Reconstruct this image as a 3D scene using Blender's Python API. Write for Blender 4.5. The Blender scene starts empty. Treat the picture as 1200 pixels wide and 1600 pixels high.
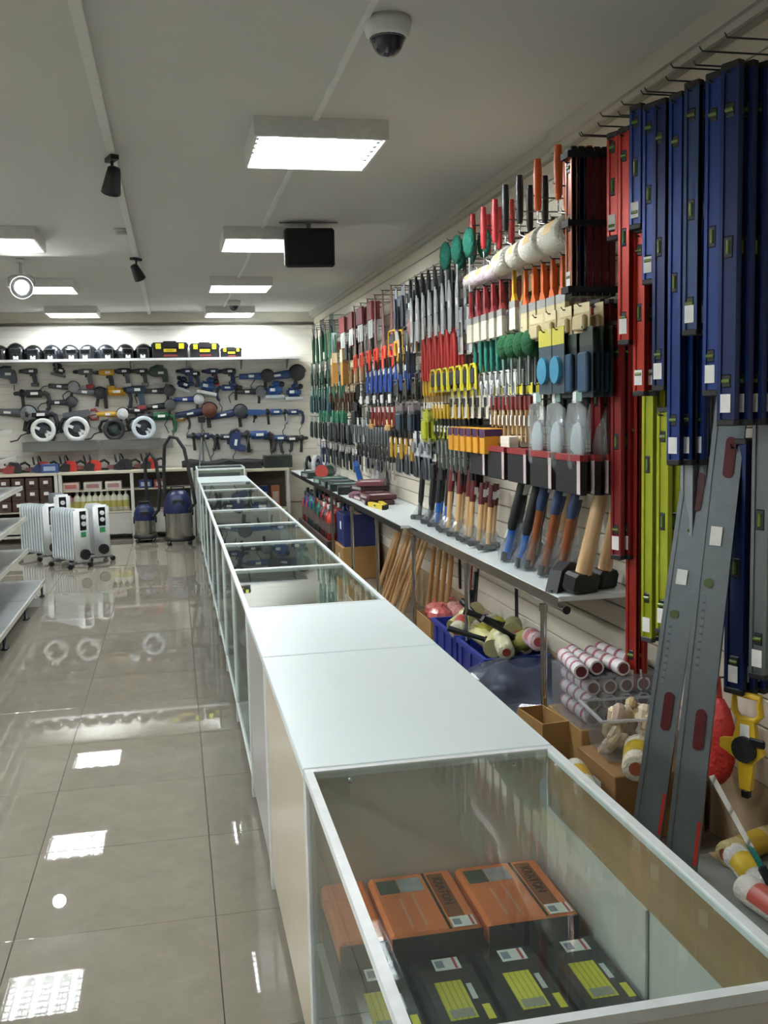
import bpy, bmesh, math, random
from math import sin, cos, pi, radians as rad
from mathutils import Matrix, Vector
random.seed(7)
SC = bpy.context.scene
COL = SC.collection

# ------------------------------------------------------------------ camera
CAM_H, YAW, PITCH, ROLL, FPX = 1.6, 0.20759, 0.10666, 0.02356, 1540.0
_f = Vector((sin(YAW)*cos(PITCH), cos(YAW)*cos(PITCH), -sin(PITCH)))
_r = Vector((cos(YAW), -sin(YAW), 0)); _d = _f.cross(_r)
RT = _r*cos(ROLL)+_d*sin(ROLL); DN = -_r*sin(ROLL)+_d*cos(ROLL); FW = _f
cam = bpy.data.objects.new('camera', bpy.data.cameras.new('camera'))
COL.objects.link(cam); SC.camera = cam
cam.data.sensor_fit = 'HORIZONTAL'; cam.data.sensor_width = 36; cam.data.lens = FPX/1200*36
cam.data.clip_start = .05
cam.matrix_world = Matrix(((RT.x, -DN.x, -FW.x, 0), (RT.y, -DN.y, -FW.y, 0), (RT.z, -DN.z, -FW.z, CAM_H), (0, 0, 0, 1)))
# survey helpers: where a sighted direction meets a known wall, floor or height
def _ray(px, py): return RT*((px-600)/FPX)+DN*((py-800)/FPX)+FW
def on_z(px, py, z): d = _ray(px, py); return Vector((0, 0, CAM_H))+d*((z-CAM_H)/d.z)
def on_x(px, py, x): d = _ray(px, py); return Vector((0, 0, CAM_H))+d*(x/d.x)
def on_y(px, py, y): d = _ray(px, py); return Vector((0, 0, CAM_H))+d*(y/d.y)

# ------------------------------------------------------------------ world and exposure
W = bpy.data.worlds.new('world'); SC.world = W; W.use_nodes = True
W.node_tree.nodes['Background'].inputs[0].default_value = (.9, .95, 1, 1)
W.node_tree.nodes['Background'].inputs[1].default_value = .05
SC.view_settings.view_transform = 'Standard'; SC.view_settings.look = 'None'
SC.view_settings.gamma = 1; SC.view_settings.use_curve_mapping = False
SC.view_settings.exposure = 1.25
TUBE_POWER = 62.0
SPOT_POWER = 60.0

# ------------------------------------------------------------------ materials
def lin(c):
    if isinstance(c, str):
        c = tuple(int(c[i:i+2], 16)/255 for i in (0, 2, 4))
        c = tuple(x/12.92 if x <= .04045 else ((x+.055)/1.055)**2.4 for x in c)
    return (*c[:3], 1)
MATS = {}
def mat(col, rough=.45, metal=0., var=.12, scale=30., coat=0., emit=0., spec=.5, bump=0.):
    """plain procedural material: colour with a fine noise grain"""
    key = (col, rough, metal, var, scale, coat, emit, spec, bump)
    if key in MATS: return MATS[key]
    m = bpy.data.materials.new('surface_'+str(len(MATS))); m.use_nodes = True
    nt = m.node_tree; b = nt.nodes['Principled BSDF']
    c = lin(col)
    b.inputs['Roughness'].default_value = rough; b.inputs['Metallic'].default_value = metal
    b.inputs['Coat Weight'].default_value = coat; b.inputs['Specular IOR Level'].default_value = spec
    if emit:
        b.inputs['Emission Color'].default_value = c; b.inputs['Emission Strength'].default_value = emit
    if var:
        tc = nt.nodes.new('ShaderNodeTexCoord'); nz = nt.nodes.new('ShaderNodeTexNoise'); mx = nt.nodes.new('ShaderNodeMix')
        mx.data_type = 'RGBA'; nz.inputs['Scale'].default_value = scale; nz.inputs['Detail'].default_value = 2
        mx.inputs[6].default_value = tuple(min(1, x*(1-var)) for x in c[:3])+(1,)
        mx.inputs[7].default_value = tuple(min(1, x*(1+var)) for x in c[:3])+(1,)
        nt.links.new(tc.outputs['Object'], nz.inputs['Vector']); nt.links.new(nz.outputs['Fac'], mx.inputs[0])
        nt.links.new(mx.outputs[2], b.inputs['Base Color'])
        if bump:
            bp = nt.nodes.new('ShaderNodeBump'); bp.inputs['Strength'].default_value = bump; bp.inputs['Distance'].default_value = .01
            nt.links.new(nz.outputs['Fac'], bp.inputs['Height']); nt.links.new(bp.outputs['Normal'], b.inputs['Normal'])
    else: b.inputs['Base Color'].default_value = c
    MATS[key] = m
    return m
def wood(col, col2, scale=6., rough=.5, axis=2):
    key = ('wood', col, col2, scale, axis)
    if key in MATS: return MATS[key]
    m = bpy.data.materials.new('wood_'+str(len(MATS))); m.use_nodes = True; nt = m.node_tree; b = nt.nodes['Principled BSDF']
    tc = nt.nodes.new('ShaderNodeTexCoord'); mp = nt.nodes.new('ShaderNodeMapping'); nz = nt.nodes.new('ShaderNodeTexNoise'); r = nt.nodes.new('ShaderNodeValToRGB')
    s = [scale*6]*3; s[axis] = scale*.5; mp.inputs['Scale'].default_value = s
    nz.inputs['Scale'].default_value = 1; nz.inputs['Detail'].default_value = 4
    r.color_ramp.elements[0].color = lin(col2); r.color_ramp.elements[0].position = .35
    r.color_ramp.elements[1].color = lin(col); r.color_ramp.elements[1].position = .65
    b.inputs['Roughness'].default_value = rough
    nt.links.new(tc.outputs['Object'], mp.inputs[0]); nt.links.new(mp.outputs[0], nz.inputs['Vector'])
    nt.links.new(nz.outputs['Fac'], r.inputs[0]); nt.links.new(r.outputs[0], b.inputs['Base Color'])
    MATS[key] = m
    return m
def glass(tint='eef4f2', clear=.985, rough=.0, ior=1.45, name='glass'):
    key = ('glass', tint, clear, rough, ior)
    if key in MATS: return MATS[key]
    m = bpy.data.materials.new(name); m.use_nodes = True; nt = m.node_tree
    for n in list(nt.nodes): nt.nodes.remove(n)
    out = nt.nodes.new('ShaderNodeOutputMaterial'); t = nt.nodes.new('ShaderNodeBsdfTransparent'); g = nt.nodes.new('ShaderNodeBsdfGlossy')
    d = nt.nodes.new('ShaderNodeBsdfDiffuse'); lw = nt.nodes.new("ShaderNodeLayerWeight"); fr = nt.nodes.new("ShaderNodeMath"); fa = nt.nodes.new("ShaderNodeMath"); m1 = nt.nodes.new('ShaderNodeMixShader'); m2 = nt.nodes.new('ShaderNodeMixShader')
    t.inputs[0].default_value = lin(tint); d.inputs[0].default_value = lin(tint); g.inputs['Roughness'].default_value = rough
    lw.inputs[0].default_value = .5; fr.operation = "POWER"; fr.inputs[1].default_value = 5.5; fa.operation = "MULTIPLY_ADD"; fa.inputs[1].default_value = .7; fa.inputs[2].default_value = ((ior-1)/(ior+1))**2; m1.inputs[0].default_value = clear
    nt.links.new(d.outputs[0], m1.inputs[1]); nt.links.new(t.outputs[0], m1.inputs[2])
    nt.links.new(lw.outputs["Facing"], fr.inputs[0]); nt.links.new(fr.outputs[0], fa.inputs[0]); nt.links.new(fa.outputs[0], m2.inputs[0]); nt.links.new(m1.outputs[0], m2.inputs[1]); nt.links.new(g.outputs[0], m2.inputs[2])
    nt.links.new(m2.outputs[0], out.inputs[0])
    MATS[key] = m
    return m
def striped(c1, c2, scale=60., axis=0, rough=.5, duty=.5, name='print'):
    key = ('stripe', c1, c2, scale, axis, rough, duty)
    if key in MATS: return MATS[key]
    m = bpy.data.materials.new(name); m.use_nodes = True; nt = m.node_tree; b = nt.nodes['Principled BSDF']
    tc = nt.nodes.new('ShaderNodeTexCoord'); sp = nt.nodes.new('ShaderNodeSeparateXYZ'); mu = nt.nodes.new('ShaderNodeMath'); fr = nt.nodes.new('ShaderNodeMath'); gt = nt.nodes.new('ShaderNodeMath'); mx = nt.nodes.new('ShaderNodeMix')
    mu.operation = 'MULTIPLY'; mu.inputs[1].default_value = scale; fr.operation = 'FRACT'; gt.operation = 'GREATER_THAN'; gt.inputs[1].default_value = duty
    mx.data_type = 'RGBA'; mx.inputs[6].default_value = lin(c1); mx.inputs[7].default_value = lin(c2); b.inputs['Roughness'].default_value = rough
    nt.links.new(tc.outputs['Object'], sp.inputs[0]); nt.links.new(sp.outputs[axis], mu.inputs[0]); nt.links.new(mu.outputs[0], fr.inputs[0])
    nt.links.new(fr.outputs[0], gt.inputs[0]); nt.links.new(gt.outputs[0], mx.inputs[0]); nt.links.new(mx.outputs[2], b.inputs['Base Color'])
    MATS[key] = m
    return m

# ------------------------------------------------------------------ mesh building
class MB:
    def __init__(s, mat=None): s.v = []; s.f = []; s.sm = []; s.T = None; s.mat = mat
    def add(s, vs, fs, smooth=False):
        o = len(s.v)
        for p in vs:
            p = Vector(p)
            if s.T is not None: p = s.T @ p
            s.v.append(p[:])
        s.f += [tuple(i+o for i in f) for f in fs]; s.sm += [smooth]*len(fs)
        return s
    def box(s, c, d, rz=0, ry=0, rx=0):
        hx, hy, hz = d[0]/2, d[1]/2, d[2]/2
        R = Matrix.Translation(c) @ Matrix.Rotation(rz, 4, 'Z') @ Matrix.Rotation(ry, 4, 'Y') @ Matrix.Rotation(rx, 4, 'X')
        vs = [R @ Vector((x, y, z)) for x in (-hx, hx) for y in (-hy, hy) for z in (-hz, hz)]
        return s.add(vs, [(0, 1, 3, 2), (4, 6, 7, 5), (0, 4, 5, 1), (2, 3, 7, 6), (0, 2, 6, 4), (1, 5, 7, 3)])
    def bx(s, x0, x1, y0, y1, z0, z1): return s.box(((x0+x1)/2, (y0+y1)/2, (z0+z1)/2), (abs(x1-x0), abs(y1-y0), abs(z1-z0)))
    def cbox(s, c, d, b=.01, rz=0, ry=0, rx=0, seg=1):
        bm = bmesh.new(); bmesh.ops.create_cube(bm, size=1)
        for v in bm.verts: v.co = Vector((v.co.x*d[0], v.co.y*d[1], v.co.z*d[2]))
        bmesh.ops.bevel(bm, geom=bm.edges[:], offset=min(b, min(d)*.48), segments=seg, affect='EDGES')
        R = Matrix.Translation(c) @ Matrix.Rotation(rz, 4, 'Z') @ Matrix.Rotation(ry, 4, 'Y') @ Matrix.Rotation(rx, 4, 'X')
        bm.verts.index_update()
        s.add([R @ v.co for v in bm.verts], [tuple(v.index for v in f.verts) for f in bm.faces], seg > 1); bm.free()
        return s
    def cyl(s, p0, p1, r0, r1=None, n=10, caps=True, smooth=True):
        r1 = r0 if r1 is None else r1
        p0, p1 = Vector(p0), Vector(p1); a = (p1-p0).normalized(); u = a.orthogonal().normalized(); w = a.cross(u)
        vs = [p0+(u*cos(2*pi*i/n)+w*sin(2*pi*i/n))*r0 for i in range(n)]+[p1+(u*cos(2*pi*i/n)+w*sin(2*pi*i/n))*r1 for i in range(n)]
        s.add(vs, [(i, (i+1) % n, n+(i+1) % n, n+i) for i in range(n)], smooth)
        if caps:
            s.add(vs[:n], [tuple(range(n-1, -1, -1))]); s.add(vs[n:], [tuple(range(n))])
        return s
    def tube(s, pts, r, n=6, closed=False):
        pts = [Vector(p) for p in pts]; m = len(pts); vs = []; u = None
        for i, p in enumerate(pts):
            t = (pts[(i+1) % m]-pts[i-1]) if (closed or 0 < i < m-1) else (pts[1]-pts[0] if i == 0 else pts[-1]-pts[-2])
            t.normalize()
            if u is None: u = t.orthogonal().normalized()
            u = (u-t*u.dot(t)); u = u.normalized() if u.length > 1e-6 else t.orthogonal().normalized()
            w = t.cross(u); rr = r[i] if isinstance(r, (list, tuple)) else r
            vs += [p+(u*cos(2*pi*k/n)+w*sin(2*pi*k/n))*rr for k in range(n)]
        fs = []
        for i in range(m if closed else m-1):
            j = (i+1) % m
            fs += [(i*n+k, i*n+(k+1) % n, j*n+(k+1) % n, j*n+k) for k in range(n)]
        s.add(vs, fs, True)
        if not closed: s.add(vs[:n], [tuple(range(n-1, -1, -1))]); s.add(vs[-n:], [tuple(range(n))])
        return s
    def lathe(s, prof, n=14, o=(0, 0, 0), axis='z', smooth=True, arc=2*pi):
        vs = []; o = Vector(o); full = abs(arc-2*pi) < 1e-6; k = n if full else n+1
        for r, h in prof:
            for i in range(k):
                a = arc*i/n; x, y = r*cos(a), r*sin(a)
                vs.append(o+Vector({'z': (x, y, h), 'x': (h, x, y), 'y': (x, h, y)}[axis]))
        fs = []
        for j in range(len(prof)-1):
            for i in range(n):
                i2 = (i+1) % k
                q = (j*k+i, j*k+i2, (j+1)*k+i2, (j+1)*k+i)
                fs.append(q if axis != 'y' else q[::-1])
        return s.add(vs, fs, smooth)
    def prism(s, poly, y0, y1, plane='xz'):
        n = len(poly)
        mk = {'xz': lambda a, b, t: (a, t, b), 'xy': lambda a, b, t: (a, b, t), 'yz': lambda a, b, t: (t, a, b)}[plane]
        vs = [mk(a, b, y0) for a, b in poly]+[mk(a, b, y1) for a, b in poly]
        fs = [tuple(range(n)), tuple(range(2*n-1, n-1, -1))]+[(i, n+i, n+(i+1) % n, (i+1) % n) for i in range(n)]
        return s.add(vs, fs)
    def ell(s, c, r, nu=10, nv=6, z0=-1., z1=1., smooth=True):
        a0, a1 = math.asin(z0), math.asin(z1)
        prof = [(cos(a0+(a1-a0)*j/nv), sin(a0+(a1-a0)*j/nv)) for j in range(nv+1)]
        vs = [(c[0]+r[0]*q*cos(2*pi*i/nu), c[1]+r[1]*q*sin(2*pi*i/nu), c[2]+r[2]*h) for q, h in prof for i in range(nu)]
        fs = [(j*nu+i, j*nu+(i+1) % nu, (j+1)*nu+(i+1) % nu, (j+1)*nu+i) for j in range(nv) for i in range(nu)]
        return s.add(vs, fs, smooth)
    def mesh(s, name):
        me = bpy.data.meshes.new(name); me.from_pydata(s.v, [], s.f)
        me.polygons.foreach_set('use_smooth', s.sm)
        bm = bmesh.new(); bm.from_mesh(me); bmesh.ops.recalc_face_normals(bm, faces=bm.faces[:]); bm.to_mesh(me); bm.free()
        if s.mat: me.materials.append(s.mat)
        me.update()
        return me
def link(name, data, parent=None):
    o = bpy.data.objects.new(name, data); COL.objects.link(o)
    if parent: o.parent = parent
    return o
def tag(o, label=None, cat=None, group=None, kind=None):
    if label: o['label'] = label
    if cat: o['category'] = cat
    if group: o['group'] = group
    if kind: o['kind'] = kind
    return o
def struct(name, mb, parent=None):
    o = link(name, mb.mesh(name), parent)
    if not parent: o['kind'] = 'structure'
    return o
PROTO = {}
def place(key, builder, name, label, cat, loc, rot=(0, 0, 0), group=None, scale=1., body=None):
    """builder() -> list of (part name, MB, parent part index or None). The parts' meshes are made once and
    shared; every placed thing is an Empty with its own part objects (a one-part thing is that one mesh)."""
    if key not in PROTO: PROTO[key] = [(n, mb.mesh(n), p) for n, mb, p in builder()]
    parts = PROTO[key]
    if len(parts) == 1: root = link(name, parts[0][1])
    else:
        root = link(name, None); root.empty_display_size = .05; obs = []
        for n, me, p in parts: obs.append(link(n, me, root if p is None else obs[p]))
    root.location = loc; root.rotation_euler = rot
    root.scale = scale if isinstance(scale, (tuple, list)) else (scale,)*3
    return tag(root, label, cat, group)

# common colours
WHITE = mat('e6e9e8', .35); OFFW = mat('cfcdc2', .5); BLACK = mat('17181b', .4); RUB = mat('202225', .8); GREY = mat('6d7276', .4)
STEEL = mat('b9bdc0', .28, 1.); CHROME = mat('d5d8da', .08, 1., var=0.); DSTEEL = mat('5c6064', .35, 1.); TAGW = mat('f2f2ee', .6)
def M_(c, r=.42): return mat(c, r)
WOODL = wood('d9b888', 'c39a66'); WOODM = wood('c69a64', 'a87a46'); WOODP = wood('e2c49b', 'c9a273')
GLASS = glass()
# ================================================================== the room
XW, YB, H = 1.90, 13.2, 2.87           # right wall, back wall, ceiling
XL, YF = -4.6, -3.2
# floor: polished tiles, each a piece of its own over the screed
def tile_mat():
    m = bpy.data.materials.new('polished_tile'); m.use_nodes = True; nt = m.node_tree; b = nt.nodes['Principled BSDF']
    tc = nt.nodes.new('ShaderNodeTexCoord'); n1 = nt.nodes.new('ShaderNodeTexNoise'); n1.inputs['Scale'].default_value = 7; n1.inputs['Detail'].default_value = 8; n1.inputs['Roughness'].default_value = .7
    oi = nt.nodes.new('ShaderNodeObjectInfo'); ad = nt.nodes.new('ShaderNodeMath'); ad.operation = 'MULTIPLY_ADD'; ad.inputs[1].default_value = .2
    r = nt.nodes.new('ShaderNodeValToRGB')
    r.color_ramp.elements[0].color = lin('7d776b'); r.color_ramp.elements[0].position = .3
    r.color_ramp.elements[1].color = lin('948e80'); r.color_ramp.elements[1].position = .95
    nt.links.new(tc.outputs['Object'], n1.inputs['Vector']); nt.links.new(oi.outputs['Random'], ad.inputs[0]); nt.links.new(n1.outputs['Fac'], ad.inputs[2])
    nt.links.new(ad.outputs[0], r.inputs[0]); nt.links.new(r.outputs[0], b.inputs['Base Color'])
    b.inputs['Roughness'].default_value = .012; b.inputs['Specular IOR Level'].default_value = .5
    return m
floor = struct('floor', MB(mat('665f55', .8)).bx(XL, XW, YF, YB, -.12, -.006))
TP = .612
tm = MB(tile_mat()).cbox((0, 0, -.004), (TP-.0022, TP-.0022, .008), .0008).mesh('tile')
ix0, ix1 = math.floor((XL+.55)/TP), math.ceil((XW+.55)/TP); iy0, iy1 = math.floor((YF-3.04)/TP), math.ceil((YB-3.04)/TP)
for i in range(ix0, ix1):
    for j in range(iy0, iy1):
        x0, x1 = -.55+i*TP, -.55+(i+1)*TP; y0, y1 = 3.04+j*TP, 3.04+(j+1)*TP
        cx0, cx1, cy0, cy1 = max(x0, XL), min(x1, XW), max(y0, YF), min(y1, YB)
        if cx1-cx0 < .03 or cy1-cy0 < .03: continue
        o = link('tile', tm, floor); o.location = ((cx0+cx1)/2, (cy0+cy1)/2, 0)
        o.scale = ((cx1-cx0)/TP, (cy1-cy0)/TP, 1)
CEILM = mat('c9c8c3', .85, var=.03, scale=3)
struct('ceiling', MB(CEILM).bx(XL-.1, XW+.1, YF-.1, YB+.1, H, H+.1))
WALLM = mat('d8d3c6', .6, var=.03, scale=4)
SLAT = mat('dcd5c4', .42, var=.04, scale=5); SLATB = mat('e4e1d8', .38, var=.03, scale=5); GROOVE = mat('8f887a', .7)
wb = struct('wall_back', MB(GROOVE).bx(XL-.1, XW+.1, YB, YB+.1, 0, H))
wr = struct('wall_right', MB(GROOVE).bx(XW, XW+.1, YF, YB, 0, H))
struct('wall_left', MB(WALLM).bx(XL-.1, XL, YF, YB, 0, H))
struct('wall_front', MB(WALLM).bx(XL-.1, XW+.1, YF-.1, YF, 0, H))
# slatwall boards: each horizontal board is a piece, with a dark groove below it
sb = MB(SLATB).cbox((0, 0, 0), (XW-XL, .012, .088), .003).mesh('slat')
sr = MB(SLAT).cbox((0, 0, 0), (.012, YB-YF, .088), .003).mesh('slat')
for k in range(28):
    z = .35+.09+k*.0885-.04
    if z > 2.72: break
    o = link('slat', sb, wb); o.location = ((XL+XW)/2, YB-.006, z)
for k in range(28):
    z = .35+.1*k
    if z > 2.8: break
    o = link('slat', sr, wr); o.location = (XW-.006, (YB+YF)/2, z+.0); o.scale = (1, 1, 1.07)
upb = MB(WALLM).bx(XL, XW, YB-.012, YB, 2.70, H); u = link('upper_panel', upb.mesh('upper_panel'), wb)
struct('baseboard_right', MB(mat('b39c7c', .6)).bx(XW-.012, XW, YF, YB, 0, .30))
struct('baseboard_back', MB(mat('c9c2b2', .6)).bx(XL, XW-.012, YB-.014, YB, 0, .34))
# cornice and cable ducts under the ceiling
CORN = mat('b9b6ad', .6, var=.04)
struct('trim_1', MB(CORN).bx(XW-.075, XW, YF, YB, H-.055, H).bx(XW-.05, XW, YF, YB, H-.085, H-.055))
struct('trim_2', MB(CORN).bx(XW-.115, XW-.076, YF, 4.55, H-.075, H).bx(XW-.095, XW-.076, YF, 4.55, H-.1, H-.075))
struct('trim_3', MB(mat('d9dad6', .5)).bx(.66, .684, YF, 12.4, H-.014, H))
trk = struct('trim_4', MB(mat('d4d4cf', .45)).bx(-.255, -.215, YF, 13.1, H-.032, H))
# ------------------------------------------------------------------ ceiling lights
TUBE = mat((.95, .985, 1.0), .5, emit=TUBE_POWER, var=0.); LHOUS = mat('d4d5d2', .5); LREF = mat('8e9192', .4, .3, var=0.)
def b_light():
    h = MB(LHOUS); w, dp, t = .30, .085, .014
    h.bx(-w, w, -w, -w+t, -dp, 0).bx(-w, w, w-t, w, -dp, 0).bx(-w, -w+t, -w+t, w-t, -dp, 0).bx(w-t, w, -w+t, w-t, -dp, 0).bx(-w+t, w-t, -w+t, w-t, -.012, 0)
    out = [('housing', h, None)]
    ref = MB(LREF)
    for k in range(4):
        x = -.2025+.135*k
        ref.add([(x-.065, -.28, -.066), (x-.04, -.28, -.03), (x+.04, -.28, -.03), (x+.065, -.28, -.066), (x-.065, .28, -.066), (x-.04, .28, -.03), (x+.04, .28, -.03), (x+.065, .28, -.066)],
                [(0, 1, 5, 4), (1, 2, 6, 5), (2, 3, 7, 6)], False)
    out.append(('reflector', ref, None))
    for k in range(4):
        x = -.2025+.135*k
        out.append(('tube', MB(TUBE).cyl((x, -.272, -.052), (x, .272, -.052), .013, n=8), None))
    for k in range(7):
        y = -.24+.08*k
        out.append(('louvre', MB(LREF).bx(-.284, .284, y-.0015, y+.0015, -.08, -.066), None))
    return out
RL = 'square four-tube ceiling light'
LIGHTS = [(.70, 4.75, 'over the white-topped counter units'), (.70, 7.38, 'beside the hanging black loudspeaker'), (.70, 10.0, 'next to the smaller dome camera side of the counter'), (.75, 12.72, 'above the black toolboxes on the high back shelf'),
          (-1.16, 1.82, None), (-1.16, 4.5, None), (-1.16, 7.48, 'cut off above the spotlight with the bright round lens'), (-1.16, 10.13, 'behind the spotlight with the bright round lens'), (-1.13, 12.68, 'above the welding masks on the high back shelf'),
          (-3.0, 1.82, None), (-3.0, 4.5, None), (-3.0, 7.48, None), (-3.0, 10.13, None), (-3.0, -.8, None)]
for x, y, ex in LIGHTS:
    place('light', b_light, 'ceiling_light', RL+' '+(ex or 'out of sight over the near part of the shop'), 'ceiling light', (x, y, H), group=None if ex else 'ceiling lights over the near shop')
# black loudspeaker hung under the ceiling
def b_speaker():
    b = MB(mat('141416', .7)).cbox((0, 0, -.17), (.34, .2, .26), .015)
    g = MB(mat('1c1d20', .95, bump=.4, scale=300)).cbox((0, -.104, -.17), (.31, .012, .23), .006)
    br = MB(GREY).bx(-.2, .2, -.02, .02, -.006, 0).bx(-.015, .015, -.015, .015, -.05, -.005)
    return [('cabinet', b, None), ('grille', g, None), ('bracket', br, None)]
place('spk', b_speaker, 'loudspeaker', 'black box loudspeaker hanging below the ceiling', 'loudspeaker', (.97, 6.9, H), (rad(8), 0, rad(-4)))
# dome cameras
def b_dome():
    base = MB(mat('d8d9d8', .4)).lathe([(.001, 0), (.078, 0), (.08, -.02), (.072, -.05), (.058, -.062), (.001, -.062)], 20)
    dome = MB(mat('2c2838', .08, var=0., coat=.5)).lathe([(.056, -.055), (.054, -.075), (.044, -.098), (.026, -.113), (.001, -.118)], 18)
    ring = MB(GREY).lathe([(.058, -.056), (.061, -.06), (.058, -.066)], 18)
    return [('base', base, None), ('dome', dome, None), ('ring', ring, None)]
place('dome', b_dome, 'dome_camera', 'white dome security camera with smoked bubble alone on the near ceiling', 'security camera', on_z(605, 31, H))
place('dome', b_dome, 'dome_camera', 'small-looking dome security camera beyond the loudspeaker near the back wall', 'security camera', on_z(365, 470, H))
def b_smoke():
    return [('base', MB(mat('c2c2bd', .5)).lathe([(.001, 0), (.055, 0), (.055, -.018), (.001, -.018)], 16), None), ('sensor', MB(mat('a9a9a5', .5)).lathe([(.045, -.018), (.04, -.036), (.001, -.04)], 16), None)]
place('smk', b_smoke, 'smoke_detector', 'round pale smoke detector on the ceiling by the track', 'smoke detector', on_z(189, 358, H))
# track spotlights
def b_spot(col):
    def f():
        k = MB(col).bx(-.02, .02, -.05, .05, -.055, -.034).cyl((0, 0, -.05), (0, 0, -.1), .008, n=8)
        h = MB(col); h.T = Matrix.Translation((0, 0, -.14)) @ Matrix.Rotation(rad(35), 4, 'X')
        h.lathe([(.001, .06), (.03, .055), (.036, .02), (.045, -.05), (.048, -.07), (.042, -.068), (.034, -.03), (.001, -.03)], 16)
        l = MB(mat('b8bcc0', .15, 1.)); l.T = h.T
        l.lathe([(.001, -.055), (.04, -.055), (.04, -.06), (.001, -.06)], 16)
        return [('mount', k, None), ('head', h, None), ('lens', l, None)]
    return f
place('spotb', b_spot(BLACK), 'track_spotlight', 'black track spotlight with short arm close to the camera side of the track', 'spotlight', (-.235, 5.1, H), (0, 0, rad(20)))
place('spotb', b_spot(BLACK), 'track_spotlight', 'black track spotlight just past the round smoke detector', 'spotlight', (-.235, 8.35, H), (0, 0, rad(-40)))
def b_bigspot():
    m = mat('a9acad', .3, .7)
    k = MB(m).bx(-.03, .03, -.07, .07, -.03, 0).cyl((0, 0, -.02), (0, 0, -.13), .01, n=8).tube([(-.1, 0, -.2), (-.1, 0, -.15), (-.06, 0, -.13), (.06, 0, -.13), (.1, 0, -.15), (.1, 0, -.2)], .006)
    T = Matrix.Translation((0, 0, -.22)) @ Matrix.Rotation(rad(-78), 4, 'X')
    h = MB(m); h.T = T; h.lathe([(.001, .12), (.05, .115), (.06, .06), (.075, .0), (.095, -.05), (.098, -.08), (.09, -.078), (.08, -.04)], 20)
    l = MB(mat((1, 1, 1), .4, emit=SPOT_POWER, var=0.)); l.T = T; l.lathe([(.001, -.05), (.05, -.052), (.05, -.056), (.001, -.056)], 20)
    r = MB(STEEL); r.T = T; r.lathe([(.052, -.05), (.086, -.072), (.088, -.068), (.052, -.045)], 20)
    return [('mount', k, None), ('head', h, None), ('lamp', l, None), ('reflector', r, None)]
place('bigspot', b_bigspot, 'track_spotlight', 'silver round-headed spotlight with a glowing lamp', 'spotlight', (-1.17, 8.7, H), (0, 0, rad(8)))
# ================================================================== lettering
def text_mesh(s, size, m, name='lettering', ext=.0004):
    c = bpy.data.curves.new(name, 'FONT'); c.body = s; c.size = size; c.extrude = ext; c.align_x = 'CENTER'; c.align_y = 'CENTER'; c.resolution_u = 2
    o = bpy.data.objects.new('tmp', c); COL.objects.link(o); dg = bpy.context.evaluated_depsgraph_get()
    me = bpy.data.meshes.new_from_object(o.evaluated_get(dg)); me.name = name
    bpy.data.objects.remove(o); bpy.data.curves.remove(c); me.materials.clear(); me.materials.append(m)
    return me
# ================================================================== the long counter
CX0, CX1, CZ = .25, .835, .80
FRW = mat('e9eeee', .3); MDF = wood('bd9c72', 'a3835a', 3., axis=1); PANELG = mat('dedad2', .5, var=.04); BOARDW = mat('e6f2f2', .3, var=.02)
SHELFG = mat('c9cfcc', .4)
def rails(mb, W_, L, h, t=.018, low=.1):
    for x in (0, W_-t):
        for y in (0, L-t): mb.bx(x, x+t, y, y+t, 0.02, h)
        mb.bx(x, x+t, t, L-t, h-t, h).bx(x, x+t, t, L-t, low, low+t)
    for y in (0, L-t): mb.bx(t, W_-t, y, y+t, h-t, h).bx(t, W_-t, y, y+t, low, low+t)
    return mb
def b_showcase(L, h, near):
    W_ = CX1-CX0
    def f():
        t = .018
        out = [('frame', rails(MB(FRW), W_, L, h), None)]
        out.append(('top_glass', MB(GLASS).bx(t, W_-t, t, L-t, h-.008, h-.003), None))
        out.append(('front_glass', MB(GLASS).bx(.006, .010, t, L-t, .12, h-t), None))
        e = MB(PANELG if near else GLASS); e.bx(t, W_-t, L-.012, L-.006, .12, h-t); out.append(('end_panel', e, None))
        e = MB(PANELG if near else GLASS); e.bx(t, W_-t, .006, .012, .12, h-t); out.append(('end_panel', e, None))
        out.append(('rear_board', MB(MDF).bx(W_-.014, W_-.008, t, L-t, h-.14, h-t), None))
        out.append(('sliding_door', MB(PANELG).bx(W_-.012, W_-.006, t, L*.52, .12, h-.14), None))
        out.append(('sliding_door', MB(PANELG).bx(W_-.020, W_-.015, L*.48, L-t, .12, h-.14), None))
        zs = .40
        out.append(('shelf', MB(mat('bdbab2', .4) if near else GLASS).bx(.012, W_-.022, .02, L-.02, zs-.008, zs), None))
        out.append(('bottom_board', MB(SHELFG).bx(.004, W_-.004, .004, L-.004, .1, .12), None))
        for x in (.05, W_-.05):
            for y in (.05, L-.05): out.append(('foot', MB(BLACK).lathe([(.012, .1), (.012, .01), (.02, .006), (.02, 0), (.001, 0)], 8, (x, y, 0)), None))
        for x in (.1, W_-.1): out.append(('glass_clip', MB(CHROME).lathe([(.001, .012), (.006, .01), (.007, 0), (.001, -.004)], 10, (x, L-.022, h-.03)), None))
        return out
    return f
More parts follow.
